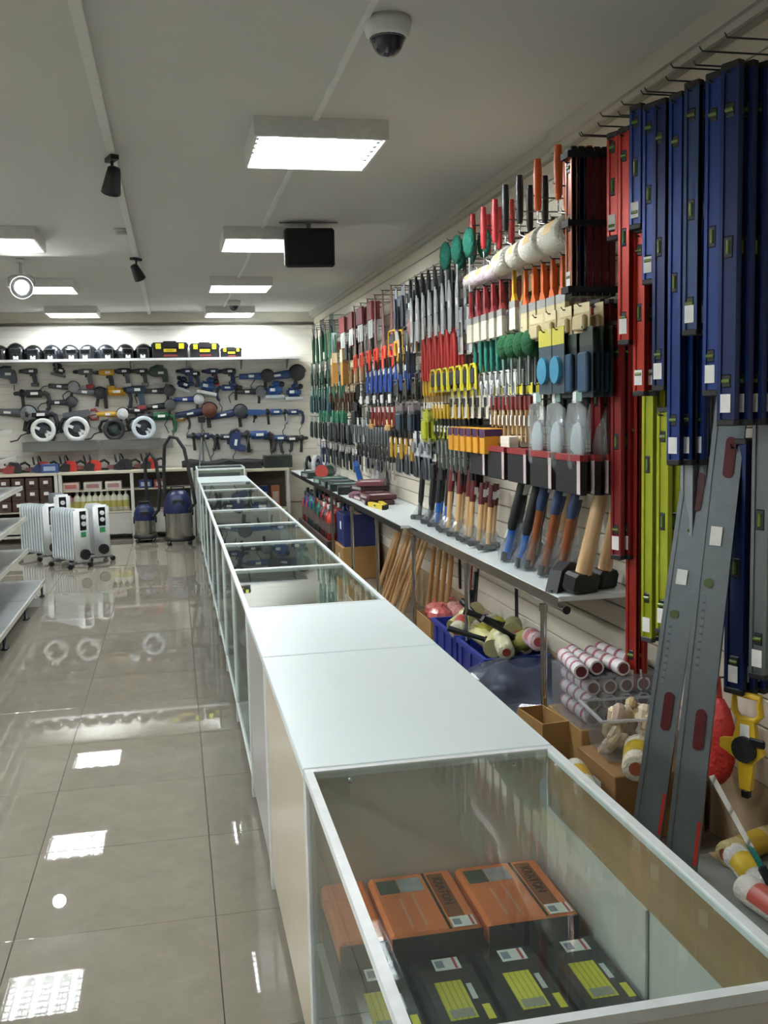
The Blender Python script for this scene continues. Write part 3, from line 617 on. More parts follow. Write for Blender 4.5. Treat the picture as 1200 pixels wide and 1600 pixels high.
TOOLS = [('jigsaw', J('4b545f', K1), 'grey-blue jigsaw hanging beside a small grey drill', 12, 588, 1.05, 0, 1), ('drill', D(K2, K1, '50545a'), 'small grey drill between the grey-blue jigsaw and the bare wall', 47, 580, .95, 0, 0),
 ('sander', S(K2, '6b6f74'), 'dark grey belt sander above two dark grinders', 92, 581, .8, rad(-15), 0), ('drill', D('5a5d62', '5a5d62', 'b04038'), 'grey drill with a red battery', 133, 581, 1.05, 0, 0),
 ('drill', D('c89a32', K1, 'b8902e'), 'yellow and black drill hanging above the yellow hammer drill', 166, 582, 1.1, 0, 0), ('drill', D(K1, '55585e', 'b9bdc2'), 'black drill with a silver battery beside the yellow drill', 192, 580, 1., 0, 0),
 ('drill', D(K1, K2, '6a6d72'), 'small black drill with grey battery next to the green jigsaw', 220, 580, .95, 0, 0), ('jigsaw', J('2f4038', '3c5a4a'), 'dark green jigsaw with a steel base', 250, 586, 1.05, 0, 1),
 ('drill', D(B3, B1, B1), 'dark blue drill of a close pair under the high shelf', 291, 580, .95, 0, 0), ('drill', D(K1, B3, K2), 'black and blue drill overlapping the dark blue drill', 303, 584, .85, 0, 0), ('drill', D(B3, '4a3038', 'a83c44'), 'dark blue drill with a reddish battery', 331, 580, .95, 0, 0),
 ('drill', D(K1, B3, B1), 'black drill with dark blue grip near the long grinders', 357, 580, 1., 0, 0), ('grinder', G(B2, '3b3d41', False), 'blue grinder with a red rear grip hanging under the high shelf', 398, 588, 1.25, 0, 1), ('grinder', G(B1, K1, True), 'big blue grinder with black disc near the corner', 440, 586, 1.05, rad(-6), 1),
 ('grinder', G(K2, '9a9da0'), 'dark grinder below the dark grey belt sander', 98, 604, 1.05, rad(4), 1), ('hdrill', HD(K2, K1), 'dark hammer drill with long side handle left of the grinders', 52, 617, 1.15, 0, 0), ('grinder', G('6b6f74', K1), 'pale grey grinder beside the yellow hammer drill', 138, 613, 1.15, rad(6), 1),
 ('hdrill', HD('d29b2a', K1), 'yellow and black hammer drill', 180, 614, 1.15, 0, 0), ('drill', D('3b4c60', '3b4c60', '8a3a3c'), 'tall slate blue drill with red battery', 212, 609, 1.3, 0, 0), ('grinder', G(K1, K2), 'black grinder under the green jigsaw', 247, 611, 1.1, 0, 1),
 ('sander', S(B3, 'c8ccd0'), 'blue sander hanging below the pair of drills', 286, 603, .9, rad(-20), 0), ('sander', S(B2, 'd5d9dc'), 'blue and white planer beside the blue heat gun', 324, 607, 1.15, rad(12), 1), ('hdrill', HD('31508a', B3), 'blue and white pistol drill between planer and slim grinder', 357, 607, .9, 0, 1),
 ('grinder', G(K1, '70747a'), 'slim black grinder among blue sanders', 391, 612, 1.05, 0, 1), ('sander', S('2f5fa8', 'b5bcc6'), 'bright blue sander beside the slim black grinder', 429, 613, 1.15, 0, 1), ('sander', S('2f4f86', 'c2c8d0'), 'blue sander hanging close to the corner of the shop', 459, 616, 1.1, 0, 1),
 ('grinder', G(K1, '3f4145'), 'black grinder over the reciprocating saw', 95, 629, 1.05, 0, 1), ('grinder', G('202226', '55585c'), 'black grinder with thick guard above the green hammer drill', 248, 635, 1.15, rad(-4), 1), ('grinder', G('2a3f86', 'd5d8db'), 'blue grinder with a white disc under the blue sander', 294, 624, 1.05, 0, 1),
 ('grinder', G('565a5f', '80858a', True), 'big grey grinder with large pale disc above the shelving', 20, 645, 1., rad(5), 1), ('hdrill', HD('26282c', '26282c'), 'black rotary hammer above the white circular saw', 62, 650, 1.25, 0, 0), ('recip', RC('5f6266', '8a3c3a'), 'grey reciprocating saw with a red grip', 124, 648, 1.05, 0, 0),
 ('grinder', G('cfa53a', 'e6e8e8'), 'grinder with yellow band and white disc', 174, 647, 1.1, 0, 1), ('drill', D(K1, '4a4d52', 'c2c5c8'), 'black drill with pale battery over the shelf of saws', 212, 641, 1.15, 0, 0), ('hdrill', HD('2f6a48', '255a3c'), 'green hammer drill above the blue-white circular saw', 250, 652, 1.15, 0, 0),
 ('grinder', G(B3, '6a4030', True), 'big dark blue grinder with rusty brown disc', 304, 645, 1., rad(-8), 1), ('grinder', G('26365e', '44474c', True), 'big dark blue grinder with grey disc beside the rusty one', 355, 647, .9, rad(-10), 1), ('recip', RC('33548c', B3), 'blue reciprocating saw in the row above the drills', 398, 645, .85, rad(-4), 1),
 ('hdrill', HD('2f5590', 'a8aeb8'), 'blue drill with pale grip in the row above the drills', 430, 645, .9, 0, 0), ('hdrill', HD('2f4878', B3), 'dark blue drill beside the wall corner above the bottom row', 457, 645, .85, 0, 0),
 ('hdrill', HD('b88a2e', K1), 'small yellow and black tool above the vacuum hose', 281, 655, .75, 0, 0), ('hdrill', HD('28365c', K1), 'dark blue hammer drill right behind the tripod', 316, 683, 1., 0, 0), ('hdrill', HD('3a3f52', '2a2d34'), 'dark hammer drill with thin side handle in the bottom row', 352, 684, .9, 0, 0), ('jigsaw', J('2c3b66', K1), 'navy jigsaw with dangling cord in the bottom row', 372, 690, 1.2, rad(80), 0),
 ('hdrill', HD('30548c', '3d3038'), 'long blue hammer drill in the bottom row', 403, 681, 1.25, 0, 0), ('hdrill', HD('2c4a7c', K1), 'blue hammer drill in the bottom row next to the corner', 436, 686, 1., 0, 0), ('hdrill', HD('3a3d44', K1), 'dark grey hammer drill in the bottom row at the corner', 458, 687, 1., 0, 1)]
for kind, (key, bld), lb, px, py, s, rt, fl in TOOLS: bt(kind, key, bld, lb, px, py, s, rt, None, bool(fl))

# two short display shelves with circular saws
def b_dshelf(w): return lambda: [('board', MB(mat('d5d7d2', .35)).bx(-w/2, w/2, -.22, 0, -.014, 0), None), ('front_fascia', MB(mat('6a6b68', .4)).bx(-w/2, w/2, -.228, -.22, -.12, .002), None), ('bracket', MB(GREY).bx(-w/2+.05, -w/2+.06, -.2, 0, -.08, -.014), None), ('bracket', MB(GREY).bx(w/2-.06, w/2-.05, -.2, 0, -.08, -.014), None)]
DZ = on_y(92, 690, YT-.228).z
for px, lb in ((93, 'short grey-fronted shelf under two white-guarded circular saws'), (214, 'short grey-fronted shelf under the black and the blue-white circular saws')):
    place('dsh', b_dshelf(.89), 'display_shelf', lb, 'shelf', (on_y(px, 690, YT-.228).x, YT, DZ))
for px, c, c2, lb, s in ((70, 'e3e5e4', '33363a', 'white-guarded circular saw above the grey chainsaw side', 1.1), (122, 'dfe2e2', '4a4d52', 'white-guarded circular saw with long cord lying on the shelf', 1.15), (180, '2c2e30', '25402f', 'black circular saw on the short shelf', 1.), (226, 'd0dbe4', '2a2d34', 'blue-white circular saw under the green hammer drill', 1.1)):
    p = on_y(px, 690, YT-.11); place(('cs', c), b_circsaw(c, c2), 'circular_saw', lb, 'saw', (p.x, YT-.12, DZ), (0, 0, 0), None, s*1.32)
# high glass-edged shelf with welding masks and toolboxes
HSZ = on_y(235, 560, YT-.34).z
place('hsh', lambda: [('board', MB(mat('e8eeee', .25)).bx(-4.5, 3.66-2.0, -.34, 0, -.02, 0), None), ('edge_strip', MB(mat('f4f8f8', .15)).bx(-4.5, 1.66, -.344, -.34, -.026, .004), None)]+[('bracket', MB(GREY).prism([(-.02, -.02), (-.3, -.02), (-.02, -.14)], x-.006, x+.006, 'yz'), None) for x in (-2.3, -1.4, -.5, .2, .9, 1.5)], 'high_shelf', 'long white glossy-edged shelf high on the back wall', 'shelf', (0, YT, HSZ))
def b_mask(c, tall):
    def f():
        h = .26 if tall else .23
        sh = MB(mat(c, .22, coat=.4)).lathe([(.135, 0), (.14, .06), (.136, .12), (.115, .18), (.075, .215), (.03, .235), (.001, .24)], 16)
        sh.v = [(x, y*1.0, z*h/.24) for x, y, z in sh.v]
        v = MB(mat('0c0d10', .12, var=0.)).cbox((0, -.125, h*.48), (.13, .03, .07), .006)
        fr = MB(mat('3a3d42', .4)).cbox((0, -.118, h*.48), (.16, .03, .095), .008)
        ch = MB(mat(c, .3)).cbox((0, -.115, .05), (.17, .04, .09), .012)
        kn = MB(BLACK).cyl((-.15, 0, h*.5), (.15, 0, h*.5), .022, n=10)
        lb = MB(TAGW).bx(-.035, .035, -.138, -.136, .015, .06)
        return [('shell', sh, None), ('visor_frame', fr, None), ('visor', v, 1), ('chin', ch, None), ('knob', kn, None), ('price_tag', lb, None)]
    return f
masks = [(0, '17181a', False, 'cut off beside the taller mask'), (25, '141517', True, 'taller than its neighbours'), (53, '17181a', False, 'between the taller mask and a glossy mask'), (82, '1c1f26', False, 'with a bright white tag and bluish gloss'), (110, '1b1c1e', False, 'fourth along from the taller mask'), (138, '23262c', False, 'with a grey face plate'), (166, '20242a', False, 'leaning against the grey-faced mask'), (196, '191a1c', False, 'with a wide curved visor'), (225, '141416', False, 'next to the black toolboxes')]
for i, (px, c, tall, lb) in enumerate(masks):
    p = on_y(px, 556, YT-.17); place(('mask', c, tall), b_mask(c, tall), 'welding_mask', 'black welding mask '+lb, 'welding mask', (p.x, YT-.17, HSZ), (0, 0, rad((-12, 6, 0, -8, 10, -15, 12, 18, -5)[i])), None, .86)
LATCH = mat('d8d62e', .4)
STN = text_mesh('STANLEY', .03, mat('1a1a14', .5))
def b_toolbox(w, h):
    def f():
        d = .22
        b = MB(mat('1b1b1e', .4)).cbox((0, 0, h*.36), (w*.96, d, h*.72), .012); l = MB(mat('222125', .4)).prism([(-w/2, h*.7), (-w/2, h*.86), (-w*.44, h), (w*.44, h), (w/2, h*.86), (w/2, h*.7)], -d/2-.005, d/2+.005)
        hd = MB(BLACK).tube([(-w*.18, 0, h*.98), (-w*.16, 0, h*1.06), (w*.16, 0, h*1.06), (w*.18, 0, h*.98)], .012, 8)
        o = [('box', b, None), ('lid', l, None), ('carry_handle', hd, None)]
        for s in (-1, 1): o.append(('latch', MB(LATCH).cbox((s*w*.31, -d/2-.008, h*.76), (w*.14, .014, h*.34), .004), None))
        o.append(('badge', MB(mat('c9b52c', .4)).bx(-w*.17, w*.17, -d/2-.004, -d/2, h*.4, h*.6), None))
        o.append(('sticker', MB(mat('7a2f2c', .5)).bx(-w*.17, w*.2, -d/2-.002, -d/2, h*.12, h*.24), None))
        return o
    return f
for px, w, h, lb in ((266, .46, .2, 'largest black toolbox with yellow latches on the high shelf'), (320, .38, .185, 'medium black toolbox with yellow latches on the high shelf'), (361, .27, .125, 'low black toolbox with yellow latches on the high shelf')):
    p = on_y(px, 557, YT-.18); r = place(('tb', w), b_toolbox(w, h), 'toolbox', lb, 'toolbox', (p.x, YT-.18, HSZ))
    t = link('lettering', STN, r); t.location = (0, -.1145, h*.5); t.rotation_euler = (pi/2, 0, 0); t.scale = (w*1.7,)*3
# chainsaws on the back counter
for px, c, c2, lb, rz in ((18, '2a2b2d', '8a3a34', 'black chainsaw half hidden behind the shelving', 190), (64, 'a8332c', '2c3a60', 'red chainsaw with a blue pack in front of it', 185), (106, 'b5342c', '222326', 'red and black chainsaw right of the blue pack', 182), (143, 'c03a2e', '2a2624', 'red chainsaw with orange bar sheath', 190), (192, '242526', '1d1e20', 'all black chainsaw with an orange corner', 178), (232, 'b8352e', '2a2b2d', 'red and black chainsaw beside the vacuum hose', 186)):
    p = on_y(px, 730, 13.0); place(('chs', c, c2), b_chainsaw(c, c2), 'chainsaw', lb, 'chainsaw', (p.x, 13.0, BCZ), (0, 0, rad(rz-180)), None, (-.85, .9, 1.))
p = on_y(78, 730, 12.88); place('bpk', b_carton(.2, .1, .11, '34508a', 'a8b4cc'), 'carton', 'blue pack in front of the red chainsaw', 'carton', (p.x, 12.87, BCZ))
# black roll of sheeting and bits at the right end
def b_roll():
    return [('sheet', MB(mat('15161a', .5, bump=.5, scale=20)).tube([(x*.13, .01*sin(x*2.1), .07+.012*sin(x*1.3)) for x in range(-5, 6)], [.055+.014*sin(k*1.7) for k in range(11)], 10), None), ('flap', MB(mat('1c1d22', .5)).prism([(-.6, .0), (-.55, .1), (-.2, .06), (.1, .12), (.45, .05), (.6, .09), (.62, 0)], -.1, -.08), None)]
p = on_y(398, 722, 13.0); place('roll', b_roll, 'sheeting_roll', 'crumpled black sheeting piled under the bottom row of blue tools', 'sheeting', (.61, 13.02, .836), (0, 0, 0), None, (.8, 1, 1))
# ================================================================== goods on the right wall
# hung goods: x along the wall, y away from the wall, z up, origin at the hook
R90 = pi/2
TG = lambda x, z, y, w=.03, h=.045: MB(TAGW).bx(x-w/2, x+w/2, y, y+.0012, z-h, z)
def h_card(w, h, c, ch, ci, shape='slab'):
    def f():
        o = [('card', MB(mat(c, .5)).bx(-w/2, w/2, 0, .002, -h, .015), None), ('header', MB(mat(ch, .5)).bx(-w/2+.001, w/2-.001, .002, .0028, -h*.22, .014), None)]
        it = MB(mat(ci, .4))
        if shape == 'slab': it.cbox((0, .012, -h*.62), (w*.7, .02, h*.6), .006)
        elif shape == 'stick': it.cyl((0, .012, -h*.28), (0, .012, -h*.6), w*.16, w*.13, n=8); it.cyl((0, .012, -h*.6), (0, .012, -h*.95), w*.06, n=6)
        elif shape == 'twin':
            for s in (-1, 1): it.tube([(s*w*.05, .012, -h*.3), (s*w*.2, .012, -h*.6), (s*w*.16, .012, -h*.95)], w*.09, 6)
            it.cbox((0, .012, -h*.28), (w*.22, .014, h*.14), .004)
        elif shape == 'round': it.cyl((0, .003, -h*.62), (0, .02, -h*.62), w*.38, n=14)
        o.append(('goods', it, None)); return o
    return f
def h_pliers(L, c, ch='3a3c40'):
    def f():
        hd = MB(mat(ch, .35, .7)).prism([(-.006, 0), (.006, 0), (.016, -L*.16), (.02, -L*.26), (-.02, -L*.26), (-.016, -L*.16)], 0, .014)
        o = [('jaw', hd, None)]
        for s in (-1, 1): o.append(('handle', MB(mat(c, .45)).tube([(s*.006, .007, -L*.25), (s*.024, .007, -L*.42), (s*.03, .007, -L*.7), (s*.02, .007, -L)], [.007, .009, .0095, .008], 6), None))
        o.append(('price_tag', TG(0, -L*.3, .017, .026, .04), None)); return o
    return f
def h_putty(w, L, ch, cb='b9bdc0', bl=.45, metal=1.):
    def f():
        h = MB(mat(ch, .45)).tube([(0, .01, 0), (0, .01, -L*.12), (0, .01, -L*(1-bl)*.7), (0, .01, -L*(1-bl))], [.009, .012, .011, .008], 7)
        b = MB(mat(cb, .3, metal)).prism([(-.01, -L*(1-bl)), (.01, -L*(1-bl)), (w/2, -L*(1-bl*.75)), (w/2, -L), (-w/2, -L), (-w/2, -L*(1-bl*.75))], .008, .011)
        return [('handle', h, None), ('blade', b, None), ('price_tag', TG(0, -L*(1-bl*.6), .0115, min(w*.8, .03), .04), None)]
    return f
def h_brush(w, L, ch, cb, cf='a8a9a6', thick=.02):
    def f():
        h = MB(mat(ch, .4)).prism([(-.009, 0), (.009, 0), (.014, -L*.2), (.011, -L*.4), (w*.35, -L*.52), (-w*.35, -L*.52), (-.011, -L*.4), (-.014, -L*.2)], 0, thick*.8)
        fr = MB(mat(cf, .35, .6)).bx(-w/2*.95, w/2*.95, -.001, thick+.001, -L*.64, -L*.52)
        b = MB(mat(cb, .9, bump=.6, scale=120)).prism([(-w/2*.92, -L*.64), (w/2*.92, -L*.64), (w/2, -L), (-w/2, -L)], 0, thick)
        return [('handle', h, None), ('ferrule', fr, None), ('bristles', b, None)]
    return f
def h_stick_brush(L, cw, ct):
    def f(): return [('handle', MB(cw).tube([(0, .008, -L*.3), (0, .008, -L*.6), (0, .008, -L)], [.0065, .008, .0055], 6), None), ('head', MB(mat(ct, .6)).bx(-.014, .014, 0, .016, -L*.3, 0), None), ('price_tag', TG(0, -L*.42, .018, .018, .05), None)]
    return f
def h_saw(L, cb, ch):
    def f():
        b = MB(mat(cb, .4, .2)).prism([(-.018, 0), (.02, 0), (.06, -L*.74), (-.05, -L*.74)], .006, .010)
        h = MB(mat(ch, .45)).tube([(-.05, .008, -L*.72), (-.062, .008, -L*.82), (-.05, .008, -L*.96), (0, .008, -L), (.045, .008, -L*.95), (.055, .008, -L*.84), (.05, .008, -L*.72), (0, .008, -L*.73)], .0145, 6, True)
        return [('blade', b, None), ('grip', h, None), ('sleeve', MB(mat('b98a84', .5)).bx(-.019, -.015, .004, .0115, -L*.6, -.03), None)]
    return f
def h_hacksaw(w, h, c):
    def f():
        fr = MB(mat(c, .4)).tube([(-w/2, .01, -h), (-w/2, .01, -.02), (-w/2+.02, .01, 0), (w/2-.02, .01, 0), (w/2, .01, -.02), (w/2, .01, -h)], .008, 6)
        return [('frame', fr, None), ('blade', MB(STEEL).bx(-w/2, w/2, .009, .011, -h, -h+.012), None), ('grip', MB(mat('26282a', .5)).cbox((0, .01, -h*.45), (w*.7, .016, h*.6), .006), None)]
    return f
def h_roller(L, r, ch, cs, hl=.2):
    def f():
        g = MB(mat(ch, .4)).tube([(0, 0, .16), (0, 0, .1), (0, 0, -.02), (0, 0, -.05)], [.015, .019, .017, .012], 8)
        w = MB(CHROME).tube([(0, 0, -.04), (0, 0, -.1), (-L*.55, 0, -.13), (-L*.55, 0, -.17-r*.3), (L/2, 0, -.17-r*.3)], .0035, 5)
        s = MB(mat(cs, .95, bump=1., scale=90)).lathe([(.012, -L/2), (r*.9, -L/2), (r, -L/2+.012), (r, L/2-.012), (r*.9, L/2), (.012, L/2)], 16, (0, 0, -.17-r*.3), 'x')
        e = MB(mat('c26a48', .5)).cyl((-L/2-.002, 0, -.17-r*.3), (-L/2+.002, 0, -.17-r*.3), r*.45, n=12)
        lb = MB(mat('d8b36a', .5)).lathe([(r*1.012, -L*.3), (r*1.012, L*.1)], 8, (0, 0, -.17-r*.3), 'x', arc=pi)
        return [('grip', g, None), ('wire_frame', w, None), ('sleeve', s, None), ('core', e, None), ('wrapper', lb, None)]
    return f
def h_float(w, h):
    def f(): return [('plate', MB(mat('141416', .7, bump=.3, scale=150)).cbox((0, .02, -h*.58), (w, .03, h*.84), .004), None), ('header', MB(mat('8c2a2c', .5)).bx(-w/2, w/2, .004, .037, -h*.16, .0), None), ('tag_strip', MB(mat('c9b9b6', .5)).bx(-w/2-.002, -w/2+.03, .036, .038, -h*.97, -h*.14), None)]
    return f
BAGM = glass('eef3f4', .84, .12, 1.5, 'clear_film')
def h_bag(w, h, ci):
    def f():
        b = MB(BAGM); n = 8
        prof = [(0, .02), (-.1*h, .6), (-.35*h, .95), (-.65*h, 1.), (-.9*h, .85), (-h, .45)]
        b.lathe([(max(.001, q*w/2), z) for z, q in prof]+[(.001, -h)], 12); b.v = [(x*(1+.12*sin(31*z+7*y)), y*.35+.02+.012*sin(23*x+17*z), z+.01*sin(40*x)) for x, y, z in b.v]; b.sm = [False]*len(b.sm)
        it = MB(mat(ci, .6)).ell((0, .02, -h*.6), (w*.34, .012, h*.3), 10, 5)
        hd = MB(mat('7c9a92', .5)).bx(-w*.22, w*.22, .018, .022, -.03*h, .12*h)
        return [('bag', b, None), ('contents', it, None), ('header', hd, None), ('price_tag', TG(w*.1, .1*h, .023), None)]
    return f
def h_driver(L, c, cs='c3c7ca'):
    def f(): return [('grip', MB(mat(c, .35)).lathe([(.001, 0), (.011, -.004), (.015, -L*.15), (.012, -L*.3), (.015, -L*.4), (.008, -L*.45), (.001, -L*.45)], 8, (0, .014, 0)), None), ('shaft', MB(mat(cs, .25, 1.)).cyl((0, .014, -L*.44), (0, .014, -L), .005, .004, n=6), None)]
    return f
def h_duster(L, c):
    def f(): return [('head', MB(mat(c, .95, bump=1., scale=60)).ell((0, .03, -L*.25), (.07, .032, L*.24), 10, 6), None), ('stick', MB(mat('9aa0a0', .4)).cyl((0, .03, -L*.45), (0, .03, -L), .006, n=6), None)]
    return f
def h_shears(L, c):
    def f():
        o = [('blades', MB(DSTEEL).prism([(0, 0), (.012, -L*.1), (.02, -L*.32), (-.02, -L*.32), (-.012, -L*.1)], .004, .012), None)]
        for s in (-1, 1): o.append(('handle', MB(mat(c, .45)).tube([(s*.01, .008, -L*.3), (s*.03, .008, -L*.5), (s*.04, .008, -L*.8), (s*.03, .008, -L)], .012, 6), None))
        return o
    return f
def h_box(w, d, h, c, c2):
    def f(): return [('carton', MB(mat(c, .5)).cbox((0, d/2, -h/2), (w, d, h), .003), None), ('header', MB(mat(c2, .5)).bx(-w/2, w/2, d, d+.001, -h*.35, -.002), None), ('side_print', MB(mat(c2, .5)).bx(-w/2-.001, -w/2, .004, d-.004, -h*.3, -.004), None)]
    return f
def h_pack(w, h, c):
    def f():
        o = [('sleeve', MB(mat(c, .5)).cbox((0, .012, -h*.24), (w, .022, h*.5), .003), None)]
        for k in range(3): o.append(('blade', MB(mat('d2d5d6', .3, .6)).prism([(-w*.42+w*.3*k, -h*.48), (-w*.18+w*.3*k, -h*.48), (-w*.2+w*.3*k, -h), (-w*.38+w*.3*k, -h)], .009, .014), None))
        return o
    return f
HOOKM = mat('4a4c4e', .3, .9); HK = {}
def hook(y, z, d):
    """a wire hook clipped in the slatwall: a piece of the wall"""
    if 'm' not in HK: HK['m'] = MB(HOOKM).tube([(0, 0, 0), (-.97, 0, .0), (-1, 0, .012)], .003, 5).mesh('hook')
    o = link('hook', HK['m'], wr); o.location = (XW-.012, y, z); o.scale = (d, 1, 1)
ROWN = [0]
def row(key, bld, name, label, cat, x0, x1, y, nh, n, depth=.2, step=.03, rz=R90, jit=.05, s=1., drop=.004, ylast=None):
    Xf = XW-.012-depth; a = on_x(x0, y, Xf); b = on_x(x1, y, Xf); ROWN[0] += 1
    for k in range(nh):
        Y = a.y+(b.y-a.y)*(k/(nh-1) if nh > 1 else 0)
        Z = a.z
        hook(Y, Z, depth+.01)
        for i in range(n):
            place(key, bld, name, label, cat, (Xf+.012+i*step, Y, Z-drop), (0, 0, rz+random.uniform(-jit, jit)), label, s)
# ---- upper row: paint rollers, brushes, dusters, saws
row('rol_o', h_roller(.25, .062, 'd8622c', 'e2dfd2'), 'paint_roller', 'fluffy white paint roller with orange handle hanging near the red levels', 'paint roller', 868, 836, 290, 2, 3, .36, .13, jit=.14)
row('rol_k', h_roller(.23, .055, '1d1e20', 'd9d5c8'), 'paint_roller', 'white paint roller with black handle between orange and red handled rollers', 'paint roller', 808, 786, 330, 2, 2, .34, .12, jit=.14)
row('rol_r', h_roller(.2, .042, 'a82c30', 'cdbfc4'), 'paint_roller', 'pinkish paint roller with red handle hanging high on the right wall', 'paint roller', 770, 735, 362, 3, 2, .3, .085, jit=.14)
row('br_o', h_brush(.1, .30, 'd9682c', 'cfc39a'), 'paint_brush', 'wide bagged brush with bright orange handle', 'paint brush', 878, 820, 398, 5, 3, .28, .05)
row('br_y', h_brush(.09, .28, 'd9a52c', 'd8d4c6'), 'paint_brush', 'wide brush with yellow handle and white bristles', 'paint brush', 802, 792, 420, 1, 3, .28, .05)
row('br_r', h_brush(.09, .27, '8a2f30', 'd9d3c0'), 'paint_brush', 'wide brush with dark red handle and cream bristles', 'paint brush', 782, 734, 437, 5, 3, .28, .05)
row('dus_g', h_duster(.34, '1f6a58'), 'duster', 'green fluffy duster on a metal stick hung high beside the silver blades', 'duster', 738, 700, 352, 3, 2, .3, .08)
row('pt_s', h_putty(.07, .42, '3a3d42', 'c6cacd', .72), 'plastering_knife', 'long silver plastering blade hanging below the green dusters', 'putty knife', 712, 640, 398, 8, 2, .26, .05)
row('dk_p', h_card(.1, .3, '2b2f38', '6a6f78', '4a4f57', 'twin'), 'blister_card', 'dark card of long pliers beside the silver plastering blades', 'packaged tool', 640, 616, 440, 3, 2, .22, .05)
row('saw_r', h_saw(.62, '5a2226', 'e0452c'), 'hand_saw', 'hand saw with dark red sleeve and orange-red grip', 'saw', 610, 552, 446, 6, 1, .2, .05, jit=.04)
row('saw_g', h_saw(.55, '8f938f', 'c89a38'), 'hand_saw', 'hand saw with bare grey blade and yellow grip', 'saw', 618, 612, 450, 1, 2, .2, .05)
row('redhd', h_pack(.24, .3, '7c1f24'), 'blister_card', 'red-topped card with white trowel blade near the back corner', 'packaged tool', 578, 534, 472, 4, 2, .2, .05)
row('redbag', h_bag(.16, .24, 'b83a34'), 'bagged_goods', 'bag with red contents above the yellow bow saw', 'packaged goods', 642, 632, 478, 1, 2, .22, .06)
row('bow_y', h_hacksaw(.22, .2, 'c8962e'), 'bow_saw', 'yellow bow saw hanging beside the orange-grip hand saws', 'saw', 634, 612, 508, 2, 2, .2, .05)
# ---- second row
row('bolt_r', h_shears(.42, 'b5302c'), 'bolt_cutter', 'bolt cutter with red handles and white tag', 'bolt cutter', 706, 660, 478, 6, 2, .24, .05)
row('wht_c', h_card(.09, .26, 'd5d6d0', 'c3c8d0', '8a8f98', 'stick'), 'blister_card', 'white card of slim tools beside the red bolt cutters', 'packaged tool', 730, 716, 478, 2, 3, .22, .05)
row('teal', h_putty(.05, .3, '2c7f72', 'c6cacd', .4), 'putty_knife', 'small putty knife with teal handle', 'putty knife', 786, 742, 520, 6, 2, .24, .04)
row('grn_b', h_duster(.25, '1d5a34'), 'brush_head', 'dark green round brush between teal knives and blue scrapers', 'brush', 832, 792, 512, 4, 3, .28, .075)
row('blu_s', h_card(.15, .26, '3a4a52', 'c9c24a', '3f8fb0', 'round'), 'blister_card', 'card with blue round scraper under a yellow header', 'packaged tool', 868, 848, 515, 2, 3, .32, .04)
row('dkb_c', h_card(.14, .26, '1f2a30', '38463c', '2a4a68', 'slab'), 'blister_card', 'dark card with navy goods beside the dark red levels', 'packaged tool', 912, 886, 515, 2, 3, .3, .04)
row('tanb', h_card(.14, .1, 'b9a679', 'd5c9a0', 'c9b98f', 'slab'), 'blister_card', 'cream bag of bristles below the orange brush handles', 'packaged goods', 905, 835, 478, 4, 2, .3, .06)
row('hck_y', h_hacksaw(.1, .14, 'd2c62c'), 'mini_hacksaw', 'small yellow hacksaw frame on a white card row', 'saw', 738, 676, 568, 7, 2, .26, .04)
row('wht_d', h_card(.05, .17, 'dcdcd6', 'e0e0da', '9aa0a8', 'stick'), 'blister_card', 'narrow white card of bits under the teal knives', 'packaged tool', 800, 744, 580, 7, 2, .24, .04)
row('yel_t', h_card(.05, .16, 'd8d4c0', 'd2c62c', '3a3c3e', 'stick'), 'blister_card', 'narrow card with yellow header and black blade', 'packaged tool', 842, 704, 600, 12, 2, .24, .035)
row('blu_p', h_pliers(.26, '2a4a94'), 'pliers', 'pliers with blue handles and white tag in a dense row', 'pliers', 634, 572, 552, 9, 2, .22, .035)
row('sil_p', h_card(.07, .2, 'c9cccc', 'd8d9d6', '70757c', 'twin'), 'blister_card', 'pale card of steel pliers beside the red bolt cutters', 'packaged tool', 660, 644, 500, 2, 3, .22, .04)
row('blk_p', h_pliers(.28, '202226'), 'pliers', 'pliers with black handles hung above the blue handled ones', 'pliers', 636, 624, 520, 2, 2, .24, .04)
row('brn_b', h_box(.13, .06, .36, 'b0803a', 'e0cfa8'), 'tool_carton', 'tall brown carton hung near the back corner', 'carton', 540, 524, 545, 2, 1, .16, .06)
row('lbl_b', h_box(.16, .05, .22, 'a9c0c4', 'd5e2e2'), 'tool_carton', 'pale blue carton hung near the back corner', 'carton', 522, 516, 520, 1, 1, .16, .06)
row('dk_cl', h_card(.13, .26, '26282c', 'b9bdbd', '33363a', 'slab'), 'blister_card', 'black card with pale header under the red-topped cards', 'packaged tool', 572, 540, 510, 3, 2, .18, .05)
# ---- middle rows
row('brs_w', h_stick_brush(.22, WOODL, '7a2a24'), 'paint_brush', 'small wooden-handled brush with dark red head in a dense row', 'paint brush', 828, 768, 617, 10, 2, .24, .03)
row('bag_c', h_bag(.2, .3, 'aeb6b8'), 'bagged_goods', 'clear plastic bag of pale goods beside the dark red levels', 'packaged goods', 905, 842, 622, 3, 2, .28, .09)
row('knf_y', h_putty(.03, .2, 'c8a22e', '2a2b2d', .55, .2), 'utility_knife', 'yellow and black utility knife in a close row', 'knife', 724, 678, 630, 9, 2, .22, .03)
row('sq_hk', h_hacksaw(.12, .16, '3a3420'), 'mini_hacksaw', 'dark hacksaw frame with yellow edge above the olive sponge', 'saw', 646, 618, 590, 3, 2, .22, .04)
row('spng', h_card(.16, .2, 'aab02c', 'a4aa28', 'b0b530', 'slab'), 'sponge_pad', 'olive yellow square pad hanging among dark cards', 'sponge', 662, 656, 642, 1, 3, .26, .045)
row('dkgc', h_card(.17, .2, '2c3540', '6a5f60', '333f4a', 'slab'), 'blister_card', 'dark slate card beside the olive yellow pad', 'packaged tool', 640, 622, 632, 2, 2, .22, .045)
